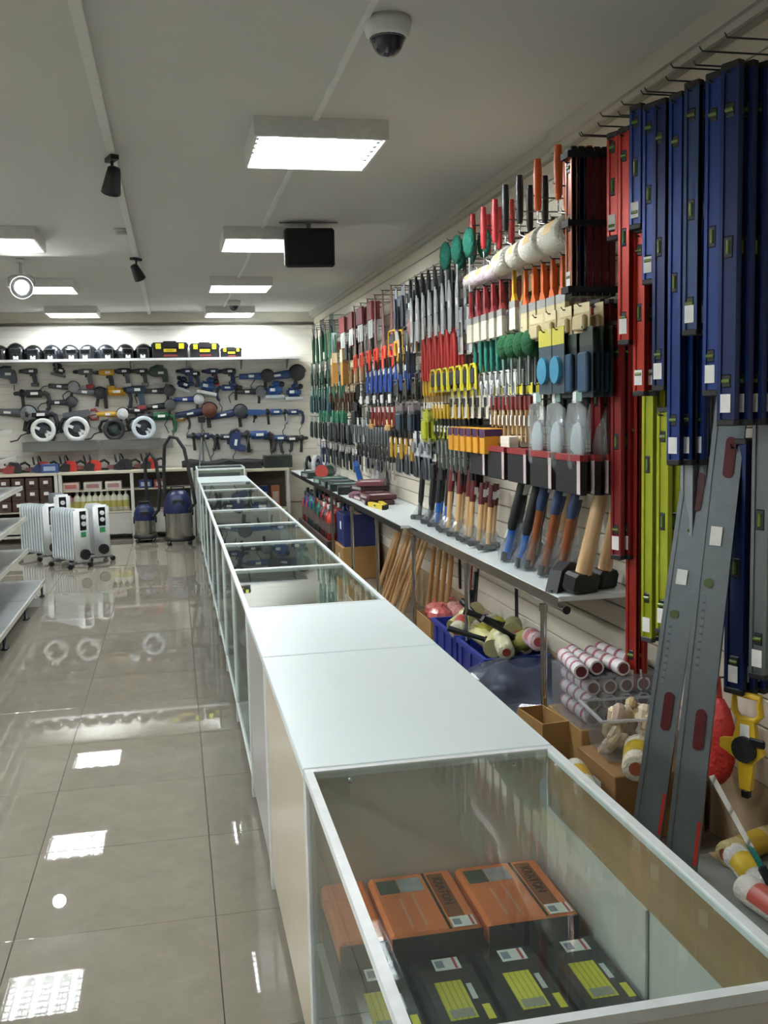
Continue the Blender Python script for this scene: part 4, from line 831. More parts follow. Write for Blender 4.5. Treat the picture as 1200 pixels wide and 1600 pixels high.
row('yel_b', h_putty(.03, .2, 'c79a2a', 'a8894a', .5, .3), 'chisel', 'chisel with amber handle above the yellow and black knives', 'chisel', 690, 662, 592, 7, 2, .22, .03)
row('red_p', h_pliers(.22, '7a2c26'), 'pliers', 'pliers with dull red handles under white-tagged black cards', 'pliers', 614, 580, 622, 6, 2, .2, .03)
row('bkc_w', h_card(.1, .12, '26272a', '2c2d30', 'd9dad8', 'slab'), 'blister_card', 'black card with square white label above the dull red pliers', 'packaged tool', 622, 564, 606, 6, 1, .2, .03)
row('dk_sq', h_card(.22, .2, '1f2220', '2a2d2c', '292d2a', 'slab'), 'blister_card', 'large black card near the middle of the far tool wall', 'packaged tool', 576, 552, 630, 2, 2, .18, .05)
row('gry_c', h_card(.1, .24, '84898a', 'c3c6c4', '666b6e', 'stick'), 'blister_card', 'grey card of chisels below the large black cards', 'packaged tool', 572, 544, 655, 5, 2, .18, .03)
row('tan_f', h_card(.2, .08, 'cfa860', 'd9c08a', 'b98d48', 'slab'), 'blister_card', 'tan headed strip above the grey files', 'packaged tool', 606, 580, 658, 2, 2, .2, .04)
row('file_g', h_driver(.34, '55585a', '8a8f92'), 'file', 'grey steel file in a dense row under the tan strips', 'file', 612, 576, 668, 9, 2, .2, .03)
row('yel_p', h_pliers(.22, 'b8902c'), 'pliers', 'pliers with amber yellow handles above the standing black hammers', 'pliers', 642, 610, 672, 5, 2, .22, .035)
row('slv_c', h_card(.1, .16, 'a3a9ac', 'cfd2d0', '7d8386', 'round'), 'blister_card', 'silver card with round steel goods', 'packaged tool', 668, 646, 678, 3, 2, .22, .035)
row('chs_y', h_card(.05, .26, '3a4038', 'c6c23a', '8c918c', 'stick'), 'blister_card', 'narrow dark card with yellow bands over the maroon-grip hammers', 'packaged tool', 724, 684, 672, 7, 2, .22, .03)
row('org_b', h_box(.075, .1, .13, 'd99a28', '4a2a58'), 'tool_carton', 'amber carton with purple top in a close row', 'carton', 778, 726, 668, 6, 1, .26, .12, jit=.0)
row('wht_b', h_box(.13, .05, .1, 'ddd6c4', 'e6e2d6'), 'tool_carton', 'cream carton right of the amber cartons', 'carton', 800, 790, 680, 1, 2, .26, .06)
row('blk_f', h_float(.26, .16), 'rubber_float', 'black rubber float with red header over the standing axes', 'plastering float', 895, 752, 708, 5, 3, .3, .06, jit=.0)
row('pad_k', h_card(.12, .16, '3a2224', 'c9ccc6', '1d1e20', 'slab'), 'blister_card', 'maroon card left of the black rubber floats', 'packaged tool', 736, 676, 722, 5, 2, .2, .045)
row('gry_m', h_card(.14, .2, '6a6f72', 'b9bdbe', '4a4e52', 'twin'), 'blister_card', 'grey card of spanners above the standing black hammers', 'packaged tool', 664, 622, 704, 4, 2, .22, .04)
row('drv_k', h_driver(.26, '26272a'), 'screwdriver', 'black handled screwdriver low on the far tool wall', 'screwdriver', 610, 560, 700, 8, 2, .18, .03)
row('bk_pr', h_card(.13, .14, '1d1e22', 'e0e1de', '222338', 'slab'), 'blister_card', 'black card with white header behind the flat cases', 'packaged tool', 592, 556, 712, 3, 2, .16, .04)
# ---- the far end by the corner: garden and pneumatic goods
row('gsh', h_shears(.4, '2c6a4a'), 'garden_shears', 'garden shears with green handles by the back corner', 'shears', 514, 488, 500, 5, 2, .22, .05)
row('gcd', h_card(.2, .3, '2a3c34', '52665a', '3a5a48', 'round'), 'blister_card', 'dark green card by the back corner', 'packaged goods', 512, 486, 560, 4, 2, .2, .05)
row('tcd', h_card(.18, .28, '34505a', '8aa0a4', '2c4a52', 'twin'), 'blister_card', 'dull teal card by the back corner', 'packaged goods', 512, 486, 606, 4, 2, .2, .05)
row('bcd', h_card(.14, .28, '3b3a30', '9a8a6a', '6a4a34', 'stick'), 'blister_card', 'brown-black card between the green goods and black cards', 'packaged goods', 548, 516, 600, 5, 2, .18, .04)
row('dkk', h_card(.15, .26, '26282a', '5a5d5e', '383b3d', 'twin'), 'blister_card', 'dark card of tools on the lower far tool wall', 'packaged tool', 544, 514, 655, 4, 2, .18, .04)
row('bsaw', h_saw(.6, '2a4f94', '23408a'), 'hand_saw', 'blue sheathed saw hanging in the back corner', 'saw', 500, 494, 668, 1, 2, .2, .06)
row('grd', h_driver(.3, '2f7f5c'), 'screwdriver', 'green handled screwdriver low in the back corner', 'screwdriver', 536, 500, 640, 6, 2, .2, .03)
row('hose', h_card(.3, .36, '26302c', '3c4642', '1f3a30', 'round'), 'hose_card', 'blackish card with dark green hose by the top of the back corner', 'packaged goods', 516, 488, 492, 3, 1, .16, .06)

# ---- more stock filling the wall between the main rows
row('x1', h_card(.16, .26, '2c3a38', '7a8a84', '24302e', 'twin'), 'blister_card', 'blackish green card low by the back corner', 'packaged goods', 516, 486, 652, 5, 2, .2, .05)
row('x2', h_card(.12, .24, '3c3e40', '8f9494', '54585a', 'stick'), 'blister_card', 'charcoal card of tools just above the far side shelf', 'packaged tool', 552, 504, 700, 6, 2, .16, .04)
row('x3', h_pliers(.24, '2f6a58'), 'pliers', 'pliers with green handles near the back corner', 'pliers', 530, 488, 585, 6, 2, .2, .035)
row('x4', h_card(.13, .22, '6a5a3a', 'c9b88a', '8a6a3a', 'slab'), 'blister_card', 'brown card between the tall brown cartons and blue pliers', 'packaged goods', 566, 548, 560, 3, 2, .2, .05)
row('x5', h_shears(.34, '2a2c30'), 'bolt_cutter', 'bolt cutter with black handles above the black white-labelled cards', 'bolt cutter', 604, 548, 556, 6, 1, .14, .04)
row('x6', h_driver(.24, '8a2a2a'), 'screwdriver', 'red handled screwdriver on the far wall behind the saws', 'screwdriver', 560, 520, 520, 6, 2, .12, .03)
row('x7', h_card(.1, .22, 'b8b4a4', 'd8d4c4', '8a8270', 'stick'), 'blister_card', 'cream card behind the amber chisels', 'packaged tool', 720, 650, 556, 8, 2, .14, .03)
row('x8', h_putty(.06, .26, '5a2a2c', 'a8acae', .5), 'putty_knife', 'putty knife with maroon handle behind the small yellow hacksaws', 'putty knife', 760, 690, 540, 7, 2, .14, .035)
row('x9', h_card(.1, .2, '34363a', 'c2c4c0', '222426', 'twin'), 'blister_card', 'black card hung behind the utility knives', 'packaged tool', 740, 668, 640, 8, 2, .12, .03)
row('x10', h_card(.12, .2, '3a3a34', 'a09a80', '55564c', 'stick'), 'blister_card', 'olive black card behind the amber yellow pliers', 'packaged tool', 680, 606, 660, 8, 2, .12, .03)
row('x11', h_driver(.3, 'b8952c'), 'screwdriver', 'yellow handled screwdriver behind the narrow yellow-banded cards', 'screwdriver', 740, 650, 690, 10, 2, .14, .03)
row('x12', h_card(.12, .2, '2a2c30', '8a8d90', '4a4d52', 'slab'), 'blister_card', 'black card behind the dark hacksaws', 'packaged tool', 650, 590, 580, 7, 2, .14, .03)
row('x13', h_card(.13, .24, '2a3a30', '5a6a50', '1f2a24', 'slab'), 'blister_card', 'dark olive card behind the green round brushes', 'packaged goods', 850, 780, 540, 6, 2, .14, .04)
row('x14', h_card(.14, .2, '8a8578', 'c0b8a0', '6a665a', 'slab'), 'blister_card', 'greyish beige card behind the cream bags of bristles', 'packaged goods', 890, 790, 455, 7, 2, .14, .04)
row('x15', h_brush(.1, .3, '3a2a22', '8f8468'), 'paint_brush', 'dark handled brush with brown bristles hung behind the white rollers', 'paint brush', 880, 800, 330, 6, 2, .14, .05)
row('x16', h_card(.14, .26, '4a4640', '8a8474', '3a3834', 'round'), 'blister_card', 'dull brown card under the pinkish rollers', 'packaged goods', 790, 720, 420, 6, 2, .14, .04)
row('x17', h_card(.12, .3, '383c44', '6f757c', '2c3036', 'twin'), 'blister_card', 'slate card hung high behind the silver plastering blades', 'packaged tool', 700, 620, 425, 8, 2, .12, .03)
row('x18', h_card(.13, .2, '222428', '44474c', '2c2e32', 'slab'), 'blister_card', 'black card behind the clear plastic bags', 'packaged goods', 915, 840, 596, 5, 2, .14, .04)

# ================================================================== spirit levels
VIAL = mat('5f7a34', .25, coat=.3)
def b_level(L, c, w=.058, t=.024, cap='1c1d20', red=False, face=None):
    def f():
        body = MB(mat(c, .3, .25)).bx(-w/2, w/2, -t*.3, t*.3, -L, 0).bx(-w/2, -w/2+.012, -t/2, t/2, -L, 0).bx(w/2-.012, w/2, -t/2, t/2, -L, 0)
        o = [('body', body, None)]
        for z in (0, -L): o.append(('end_cap', MB(mat(cap, .5)).cbox((0, 0, z), (w+.003, t+.003, .02), .003), None))
        for fz, horiz in ((.12, 0), (.5, 1), (.88, 0)):
            z = -L*fz
            o.append(('vial_block', MB(mat('23262a', .4)).cbox((0, 0, z), (w*.62, t*.9, .07 if horiz else .045), .006), None)); k = len(o)-1
            o.append(('vial', MB(VIAL if not red else mat('7a1f26', .2)).cyl((0, t*.42, z-.02), (0, t*.42, z+.02), .007, n=8) if horiz else MB(VIAL if not red else mat('7a1f26', .2)).cyl((-.014, t*.42, z), (.014, t*.42, z), .007, n=8), k))
        o.append(('price_tag', MB(TAGW).bx(-.018, .018, t/2+.001, t/2+.002, -L+.03, -L+.085), None))
        return o
    return f
def levels(px, yt, yb, c, lb, Xf, n, step=.045, rz=rad(112), w=.052, t=.024, red=False, cap='1c1d20'):
    a = on_x(px, yt, Xf); b = on_x(px, yb, Xf); L = round(a.z-b.z, 2)
    hook(a.y, a.z-.02, XW-.012-Xf+.02)
    for i in range(n):
        which = '' if n == 1 else ', outermost on hook' if i == 0 else ', innermost on hook' if i == n-1 else ', mid hook'
        place(('lev', L, c, w, t), b_level(L, c, w, t, cap, red), 'spirit_level', lb+which, 'spirit level', (Xf+.01+i*step, a.y, a.z), (0, 0, rz), lb if n > 1 else None)
RD, DR, BL, NV, YL, GR = 'b83220', '8a2628', '1d3a80', '16295c', 'a9b22a', '8f979b'
a = on_x(892, 235, 1.5); b = on_x(892, 462, 1.5)
for i, (c, lb) in enumerate((('b0664a', 'pale orange level at the front of the strapped bundle'), ('26355c', 'navy level second in the strapped bundle'), ('6a2a2c', None), ('6a2a2c', None), ('6a2a2c', None), ('6a2a2c', None))):
    place(('levp', c), b_level(round(a.z-b.z, 2), c, .06, .022), 'spirit_level', lb or 'dark maroon level inside the strapped bundle', 'spirit level', (1.5+.031*i, a.y, a.z), (0, 0, R90), None if lb else 'maroon levels in the strapped bundle')
def b_strap():
    o = []
    for z in (-.02, -.27, -(a.z-b.z)+.02):
        o.append(('band', MB(mat('16171a', .6)).bx(-.036, .036, -.182, -.18, z-.012, z+.012).bx(-.036, .036, .024, .026, z-.012, z+.012).bx(-.036, -.034, -.182, .026, z-.012, z+.012).bx(.034, .036, -.182, .026, z-.012, z+.012), None))
    return o
place('strap', b_strap, 'packing_strap', 'black straps holding the bundle of maroon levels together', 'strap', (1.5-.001, a.y, a.z), (0, 0, R90))
hook(a.y, a.z-.045, .42)
levels(956, 211, 372, RD, 'short bright red level next to the strapped bundle', 1.62, 2)
levels(974, 203, 533, RD, 'long bright red level beside the shorter bright red one', 1.62, 2)
levels(998, 360, 613, RD, 'bright red level hanging lower below the blue levels', 1.66, 2)
levels(930, 472, 770, DR, 'dark red level behind the big sledgehammers', 1.66, 3, .04)
levels(962, 505, 870, DR, 'dark red level in the lower row beside the bright red one', 1.7, 3, .04)
levels(986, 615, 1080, 'a32e26', 'longest dark red level reaching below the shelf', 1.76, 2, .035)
levels(992, 168, 354, BL, 'shortest blue level between red and longer blue levels', 1.64, 3)
levels(1013, 166, 439, BL, 'medium short blue level above the yellow levels', 1.64, 3)
levels(1030, 160, 607, NV, 'long navy level beside the yellow levels', 1.64, 3)
levels(1055, 150, 725, BL, 'very long blue level in front of the pale grey levels', 1.64, 3)
levels(1080, 132, 519, '2c4470', 'blue-grey wide level with steel edge above the pale grey levels', 1.62, 3, .05, w=.056)
levels(1114, 118, 612, BL, 'wide blue level beside the blue-grey one', 1.62, 4, .045, w=.056)
levels(1140, 102, 660, NV, 'wide navy level hung behind the leaning grey levels', 1.62, 5, .045, w=.062)
levels(1012, 442, 1000, YL, 'longest yellow-green level beside the navy levels', 1.72, 2, cap='3a3c40')
levels(1035, 640, 985, YL, 'shorter yellow-green level beside the longest one', 1.72, 2, cap='3a3c40')
levels(1050, 840, 1092, YL, 'lowest yellow-green level reaching under the others', 1.78, 1, cap='3a3c40')
levels(1074, 515, 870, GR, 'pale grey level behind the leaning levels', 1.70, 3, .05)
levels(1150, 690, 1082, NV, 'low navy level above the yellow tape reel', 1.74, 3, .04, w=.07)
levels(1190, 560, 1060, '6a6f72', 'steel grey level behind the leaning levels at the edge', 1.76, 2, .04, w=.06)
for k in range(13): hook(2.72+.088*k, 2.645-.01*(k % 3), .27+.03*(k % 2))
# two big leaning levels
def b_lean(L, redv):
    def f():
        w, t = .098, .03
        body = MB(mat('7d868b', .32, .55)).bx(-w/2, w/2, -t*.34, t*.34, 0, L).bx(-w/2, -w/2+.014, -t/2, t/2, 0, L).bx(w/2-.014, w/2, -t/2, t/2, 0, L).bx(-w/2, w/2, -t/2-.004, -t/2+.004, 0, L)
        o = [('body', body, None), ('edge_groove', MB(BLACK).bx(w/2, w/2+.001, -.006, .006, .01, L-.01), 0)]
        for z in (.0, L): o.append(('end_cap', MB(BLACK).cbox((0, 0, z), (w+.002, t+.002, .014), .003), None))
        for fz in redv:
            g = MB(mat('5c1a26', .25, coat=.6)); z = L*fz
            pts = [(.016*cos(a_), (.05 if s > 0 else -.05)+.016*sin(a_)) for s in (1, -1) for a_ in [(0 if s > 0 else pi)+pi*k/6 for k in range(7)]]
            g.prism([(x-.012, q+z) for x, q in pts], t*.34, t/2+.002); o.append(('hand_hole', g, None))
        o.append(('vial', MB(mat('5d6e46', .2, coat=.5)).cyl((-.01, t*.34, L*.86), (-.01, t/2+.001, L*.86), .017, n=14), None))
        o.append(('vial', MB(mat('5d6e46', .2, coat=.5)).cyl((.01, t*.34, L*.5), (.01, t/2+.001, L*.5), .015, n=14), None))
        o.append(('band', MB(mat('70787c', .4)).bx(-w/2-.002, w/2+.002, -t/2-.003, t/2+.003, L*.81, L*.815), None))
        o.append(('price_tag', MB(TAGW).bx(-.015, .02, t/2+.001, t/2+.0022, L*.56, L*.59), None))
        o.append(('printed_scale', MB(striped('7b8388', '59606a', 40, 2, duty=.7)).bx(.012, .022, t*.34, t*.34+.001, L*.36, L*.48), None))
        o.append(('end_sticker', MB(mat('c9342c', .4)).bx(-w/2+.002, -w/2+.012, t/2, t/2+.001, .12, .26), None))
        return o
    return f
def lean(P0, P1, key, bld, lb, face):
    P0, P1 = Vector(P0), Vector(P1); z = (P1-P0).normalized(); y = Vector(face); y = (y-z*y.dot(z)).normalized(); x = y.cross(z)
    o = place(key, bld, 'leaning_level', lb, 'spirit level', (0, 0, 0))
    o.matrix_world = Matrix(((x.x, y.x, z.x, P0.x), (x.y, y.y, z.y, P0.y), (x.z, y.z, z.z, P0.z), (0, 0, 0, 1)))
lean((1.50, 2.735, .02), (1.815, 2.90, 2.01), 'leanA', b_lean(2.02, (.27, .70)), 'longer grey aluminium level leaning on the wall in front', (-.62, -.78, 0))
lean((1.50, 2.975, .02), (1.815, 3.095, 1.72), 'leanB', b_lean(1.73, (.31, .745)), 'shorter grey aluminium level leaning behind the longer one', (-.62, -.78, 0))
# yellow open tape reel on the wall
def b_reel():
    y = MB(mat('d9b22a', .4))
    y.tube([(-.045, .02, -.02), (-.05, .02, 0), (.05, .02, 0), (.05, .02, -.06), (.03, .02, -.085), (-.03, .02, -.085), (-.05, .02, -.06)], .012, 6, True)
    y.prism([(-.03, -.085), (.03, -.085), (.05, -.16), (.1, -.17), (.1, -.2), (.03, -.23), (.02, -.33), (-.02, -.33), (-.03, -.23), (-.07, -.19), (-.04, -.15)], .008, .03)
    return [('frame', y, None), ('tape_drum', MB(mat('1e1f22', .5)).cyl((0, .031, -.185), (0, .045, -.185), .045, n=18), None), ('crank', MB(BLACK).cbox((-.05, .04, -.15), (.06, .014, .03), .005), None), ('tip', MB(BLACK).cbox((0, .019, -.345), (.03, .024, .03), .004), None), ('sticker', MB(TAGW).bx(-.015, .02, .0305, .0315, -.145, -.1), None)]
p = on_x(1178, 1078, 1.80); hook(p.y, p.z, .14); place('reel', b_reel, 'tape_reel', 'yellow open-frame measuring tape reel hanging by the navy levels', 'tape measure', (1.79, p.y, p.z-.014), (0, 0, rad(115)), None, .95)
# ================================================================== hammers, axes and sledges on the side shelf
FILM = glass('f2f5f6', .86, .12, 1.5, 'clear_film')
BW = mat('8a4a22', .4); BLF = mat('2a68b8', .35)
def crumple(mb, amt, seed):
    rr = random.Random(seed); mb.v = [(x+rr.uniform(-amt, amt), y+rr.uniform(-amt, amt), max(.001, z+rr.uniform(-amt, amt))) for x, y, z in mb.v]; mb.sm = [False]*len(mb.sm)
    return mb
def s_hammer(L, hm, gcol, split, bag, r=.0165):
    """stands on its head, handle up"""
    def f():
        head = MB(mat('6d7175', .35, .8)).cbox((0, 0, .018), (.12, .032, .034), .007); head.cyl((-.055, 0, .018), (-.072, 0, .018), .018, n=10)
        low = MB(hm).tube([(0, 0, .02), (0, 0, L*.3), (0, 0, L*split)], [r*.85, r*.95, r], 8)
        up = MB(mat(gcol, .5)).tube([(0, 0, L*split), (0, 0, L*(split+.08)), (0, 0, L*.9), (0, 0, L)], [r*1.05, r*1.2, r*1.15, r], 8)
        o = [('head', head, None), ('handle', low, None), ('grip', up, None), ('price_tag', MB(TAGW).bx(-.014, .014, -r*1.25-.002, -r*1.25-.001, L*.78, L*.9), None)]
        if bag:
            b = MB(FILM).lathe([(.001, .002), (.05, .004), (.055, .03), (.04, .06), (r*1.5, .085), (r*1.2, .1)], 9); b.v = [(x*1.35, y*.62, z) for x, y, z in b.v]; o.append(('bag', crumple(b, .006, 3), None))
        return o
    return f
def s_axe(L, hm, gcol, split, bag, r=.02):
    def f():
        bl = MB(mat('2c2f34', .4, .5)).prism([(-.03, .004), (-.03, .05), (.03, .045), (.085, .075), (.095, .03), (.085, 0), (.03, .01)], -.012, .012)
        low = MB(hm).tube([(0, 0, .02), (-.004, 0, L*.3), (-.01, 0, L*split)], [r*.9, r*.95, r], 8)
        up = MB(mat(gcol, .5)).tube([(-.01, 0, L*split), (-.012, 0, L*(split+.06)), (-.006, 0, L*.88), (.006, 0, L)], [r*1.05, r*1.25, r*1.2, r], 8)
        o = [('head', bl, None), ('handle', low, None), ('grip', up, None), ('price_tag', MB(TAGW).bx(-.022, .01, -r*1.3-.002, -r*1.3-.001, L*.76, L*.88), None)]
        if bag:
            b = MB(FILM).lathe([(.001, .001), (.05, .004), (.06, .06), (.045, .12), (r*1.5, .17), (r*1.3, .2)], 9); b.v = [(x*1.4+.015, y*.6, z) for x, y, z in b.v]; o.append(('bag', crumple(b, .009, 5), None))
        return o
    return f
def s_sledge(L, r, hw, hh):
    def f():
        h = MB(mat('17181a', .5)).cbox((0, 0, hh/2), (hw, hh*1.05, hh), .014)
        st = MB(WOODP).tube([(0, 0, hh*.5), (0, 0, L*.4), (0, 0, L*.8), (0, 0, L)], [r*1.15, r, r*.95, r], 10)
        return [('head', h, None), ('handle', st, None), ('price_tag', MB(TAGW).bx(-.016, .016, -r-.004, -r-.002, L*.74, L*.83), None)]
    return f
def stand(key, bld, name, lb, cat, px0, px1, n, X, tilt, lean_x=0., s=1., rz=-60):
    y0, y1 = on_x(px0, 860, X).y, on_x(px1, 860, X).y
    for k in range(n):
        y = y0+(y1-y0)*(k/(n-1) if n > 1 else 0)
        place(key, bld, name, lb, cat, (X+lean_x*0+.05*(k % 2)*(1 if n > 2 else 0), y, SZ+.003), (rad(-tilt*.3), rad(tilt), rad(rz)) if False else (rad(tilt), rad(6), rad(rz+90)), lb if n > 1 else None, s)
stand('hm_k', s_hammer(.42, mat('1b1c1f', .5), '1b1c1f', .3, True), 'hammer', 'all black hammer standing on its head beside the flat cases', 'hammer', 672, 656, 3, 1.66, 2)
stand('hm_b', s_hammer(.40, BLF, '1d1f22', .4, True), 'hammer', 'hammer with blue shaft and black grip standing head down', 'hammer', 696, 676, 4, 1.66, 2)
stand('hm_w', s_hammer(.42, WOODL, '6a2022', .62, True), 'hammer', 'tall hammer with pale wooden shaft and maroon grip standing head down', 'hammer', 728, 700, 5, 1.65, 1)
stand('hm_s', s_hammer(.36, WOODL, '5c1e22', .66, True), 'hammer', 'shorter hammer with pale wooden shaft and maroon grip', 'hammer', 762, 734, 5, 1.65, 1)
stand('ax_b', s_axe(.46, BLF, '17191d', .36, True), 'axe', 'axe with blue shaft and black grip leaning in its bag', 'axe', 812, 780, 4, 1.62, 12, s=1.02)
stand('ax_w', s_axe(.50, BW, '2a3f66', .58, True), 'axe', 'axe with brown wooden shaft and navy grip leaning in its bag', 'axe', 872, 826, 5, 1.64, 11, s=1.02)
stand('ax_k', s_axe(.42, mat('1b1c1f', .5), '1b1c1f', .4, False), 'axe', 'black shafted axe leaning against the wall behind the blue ones', 'axe', 836, 806, 3, 1.78, 6, s=1.1)
stand('hm_h', s_hammer(.5, WOODP, 'd2b288', .7, False), 'hammer', 'long thin wooden-handled hammer leaning behind the sledgehammers', 'hammer', 884, 868, 2, 1.80, 8)
p = on_x(905, 900, 1.64); place('sl1', s_sledge(.58, .032, .15, .085), 'sledgehammer', 'big sledgehammer with pale wooden handle and black head in front', 'sledgehammer', (1.64, p.y, SZ+.005), (rad(11), rad(6), rad(25)))
p = on_x(938, 900, 1.77); place('sl2', s_sledge(.56, .028, .12, .08), 'sledgehammer', 'second sledgehammer standing close behind the front one', 'sledgehammer', (1.775, p.y, SZ+.005), (rad(11), rad(3), rad(25)))
p = on_x(872, 905, 1.58)
place('splt', lambda: [('head', MB(mat('1c1d20', .5)).prism([(-.09, 0), (-.05, .09), (.02, .12), (.09, .1), (.09, 0)], -.03, .03), None), ('edge', MB(STEEL).bx(-.092, -.086, -.004, .004, 0, .012), None)], 'splitting_wedge', 'black steel axe head standing in front of the sledgehammers', 'axe head', (1.60, p.y, SZ+.002), (0, 0, rad(35)))

# ================================================================== flat cases and small tools on the far side shelf
def b_flatcase(w, L, h, c, c2):
    def f(): return [('case', MB(mat(c, .4)).cbox((0, 0, h/2), (w, L, h), .006), None), ('label', MB(mat(c2, .5)).bx(-w*.35, w*.35, -L*.4, -L*.1, h, h+.001), None), ('side_label', MB(mat(c2, .5)).bx(-w/2-.001, -w/2, -L*.3, L*.3, h*.25, h*.75), None)]
    return f
z = SZ
for k, (c, c2, x, y, dz, rz, ry, lb) in enumerate((('5c2a34', 'c9b8b6', 1.64, 8.35, 0, 5, 0, 'maroon flat case at the bottom of the pile on the side shelf'), ('6a3038', 'b9a5a8', 1.66, 8.3, .042, -8, 0, 'maroon flat case second in the pile'), ('3a2226', 'a8a0a0', 1.64, 8.38, .084, 12, 0, 'dark maroon flat case third in the pile'), ('74424a', 'd0c4c4', 1.65, 8.34, .126, -15, 0, 'dusty maroon flat case on top of the pile'), ('84606a', 'c9b8be', 1.68, 8.65, 0, 70, 0, 'pinkish flat case lying beyond the maroon pile'), ('3c1f26', 'b0a2a2', 1.63, 7.98, 0, -5, 0, 'dark flat case with pale edge near the yellow levels'), ('50262c', 'b4a6a6', 1.63, 7.98, .042, 4, 0, 'dark red flat case on top of the dark one'))):
    place(('fc', c), b_flatcase(.24, .32, .04, c, c2), 'flat_case', lb, 'tool case', (x, y, z+dz+.001), (0, 0, rad(rz)))
place('gcs', b_flatcase(.06, .24, .3, '8a8d8c', 'b4b6b4'), 'flat_case', 'grey case standing upright behind the maroon pile', 'tool case', (1.81, 8.75, z+.001))
for k, (y, rz, lb) in enumerate(((7.62, 8, 'short yellow level lying nearest the chrome-railed shelf'), (7.68, -4, 'short yellow level lying beside a dark flat case'))):
    place('ylv', lambda: [('body', MB(mat('d2b82c', .4)).cbox((0, 0, .018), (.04, .34, .036), .004), None), ('end_cap', MB(BLACK).cbox((0, -.172, .018), (.042, .012, .038), .003), None), ('end_cap', MB(BLACK).cbox((0, .172, .018), (.042, .012, .038), .003), None), ('vial', MB(VIAL).cyl((-.021, -.02, .02), (-.021, .02, .02), .008, n=8), None)], 'short_level', lb, 'spirit level', (1.55+.06*k, y, z+.001), (0, 0, rad(rz)))
for k, (x, y, c, c2, lb) in enumerate(((1.62, 9.05, '1e2422', '6a7472', 'black tool case lying past the blue clamps'), (1.6, 9.45, '22302c', '8aa09a', 'green-black tool case on the far side shelf'), (1.6, 9.85, '26302e', '7f8a8a', 'dull green tool case on the far side shelf'), (1.6, 10.3, '2a4a40', '9ab0a8', 'green tool case near the bench grinder'), (1.6, 11.3, '24302c', '8f9a98', 'dark tool case by the back corner'))):
    place(('fcg', c), b_flatcase(.3, .34, .07, c, c2), 'flat_case', lb, 'tool case', (x, y, z+.001), (0, 0, rad(4*k-8)))
for k in range(5):
    place('clmp', lambda: [('body', MB(mat('2a5fa8', .35)).prism([(-.03, 0), (.03, 0), (.022, .26), (0, .3), (-.022, .26)], -.02, .02), None), ('label', MB(TAGW).bx(-.012, .012, -.0215, -.0205, .12, .2), None)], 'blue_pack', 'blue standing pack in the fan of packs on the far side shelf', 'packaged tool', (1.70+.01*k, 8.98+.05*k, z+.002), (rad(-14), 0, R90), 'fan of blue packs on the side shelf')
def b_bench():
    return [('motor', MB(mat('2c5a48', .4)).cyl((-.09, 0, .11), (.09, 0, .11), .065, n=14), None), ('wheel', MB(mat('8f9290', .8)).cyl((.11, 0, .11), (.135, 0, .11), .075, n=16), None), ('wheel', MB(mat('a83c34', .6)).cyl((-.135, 0, .11), (-.11, 0, .11), .075, n=16), None), ('base', MB(BLACK).cbox((0, 0, .02), (.2, .14, .04), .006), None)]
place('bench', b_bench, 'bench_grinder', 'green bench grinder with a red wheel cover on the far side shelf', 'grinder', (1.62, 10.75, z), (0, 0, rad(60)))
place('wcs', b_circsaw('d5d8d6', '8a8f8c'), 'circular_saw', 'white circular saw at the far end of the side shelf', 'saw', (1.6, 11.75, z), (0, 0, rad(60)), None, 1.2)
place('dkb', b_flatcase(.36, .3, .16, '2a302c', '454b46'), 'flat_case', 'dark box at the end of the back counter by the corner', 'tool case', (1.32, 13.0, .836))

# ================================================================== goods under the side shelf
CARD = mat('a9834f', .75, var=.1, scale=8); CARD2 = mat('8f6c40', .75, var=.1, scale=8)
def b_openbox(w, L, h, m, flaps=True, t=.006):
    def f():
        o = [('wall', MB(m).bx(-w/2, w/2, -L/2, -L/2+t, 0, h), None), ('wall', MB(m).bx(-w/2, w/2, L/2-t, L/2, 0, h), None), ('wall', MB(m).bx(-w/2, -w/2+t, -L/2+t, L/2-t, 0, h), None), ('wall', MB(m).bx(w/2-t, w/2, -L/2+t, L/2-t, 0, h), None), ('bottom', MB(m).bx(-w/2+t, w/2-t, -L/2+t, L/2-t, 0, t), None)]
        if flaps:
            o.append(('flap', MB(m).box((-w/2-.03, 0, h-.045), (.004, L*.96, .11), ry=rad(32)), None)); o.append(('flap', MB(m).box((0, -L/2-.03, h-.045), (w*.96, .004, .11), rx=rad(-32)), None))
        return o
    return f
def b_carton2(w, L, h, m): return lambda: [('box', MB(m).cbox((0, 0, h/2), (w, L, h), .004), None), ('tape', MB(mat('c2a878', .3)).bx(-.025, .025, -L/2-.001, L/2+.001, h, h+.001), None), ('flap_seam', MB(mat('6f5432', .8)).bx(-.0015, .0015, -L/2, L/2, h+.001, h+.0016), 1), ('sticker', MB(TAGW).bx(-w/2-.001, -w/2, -.05, .02, h*.5, h*.75), None)]
def b_sleeve(L, r, c, wrap, core):
    def f(): return [('sleeve', MB(mat(c, .9, bump=.8, scale=80)).lathe([(.01, -L/2), (r*.9, -L/2), (r, -L/2+.01), (r, L/2-.01), (r*.9, L/2), (.01, L/2)], 14, (0, 0, r), 'x'), None), ('wrapper', MB(mat(wrap, .35)).lathe([(r*1.015, -L*.22), (r*1.015, L*.22)], 10, (0, 0, r), 'x', arc=pi*1.1), None), ('core', MB(mat(core, .6)).cyl((-L/2-.002, 0, r), (-L/2+.001, 0, r), r*.5, n=12), None), ('core', MB(mat(core, .6)).cyl((L/2-.001, 0, r), (L/2+.002, 0, r), r*.5, n=12), None)]
    return f
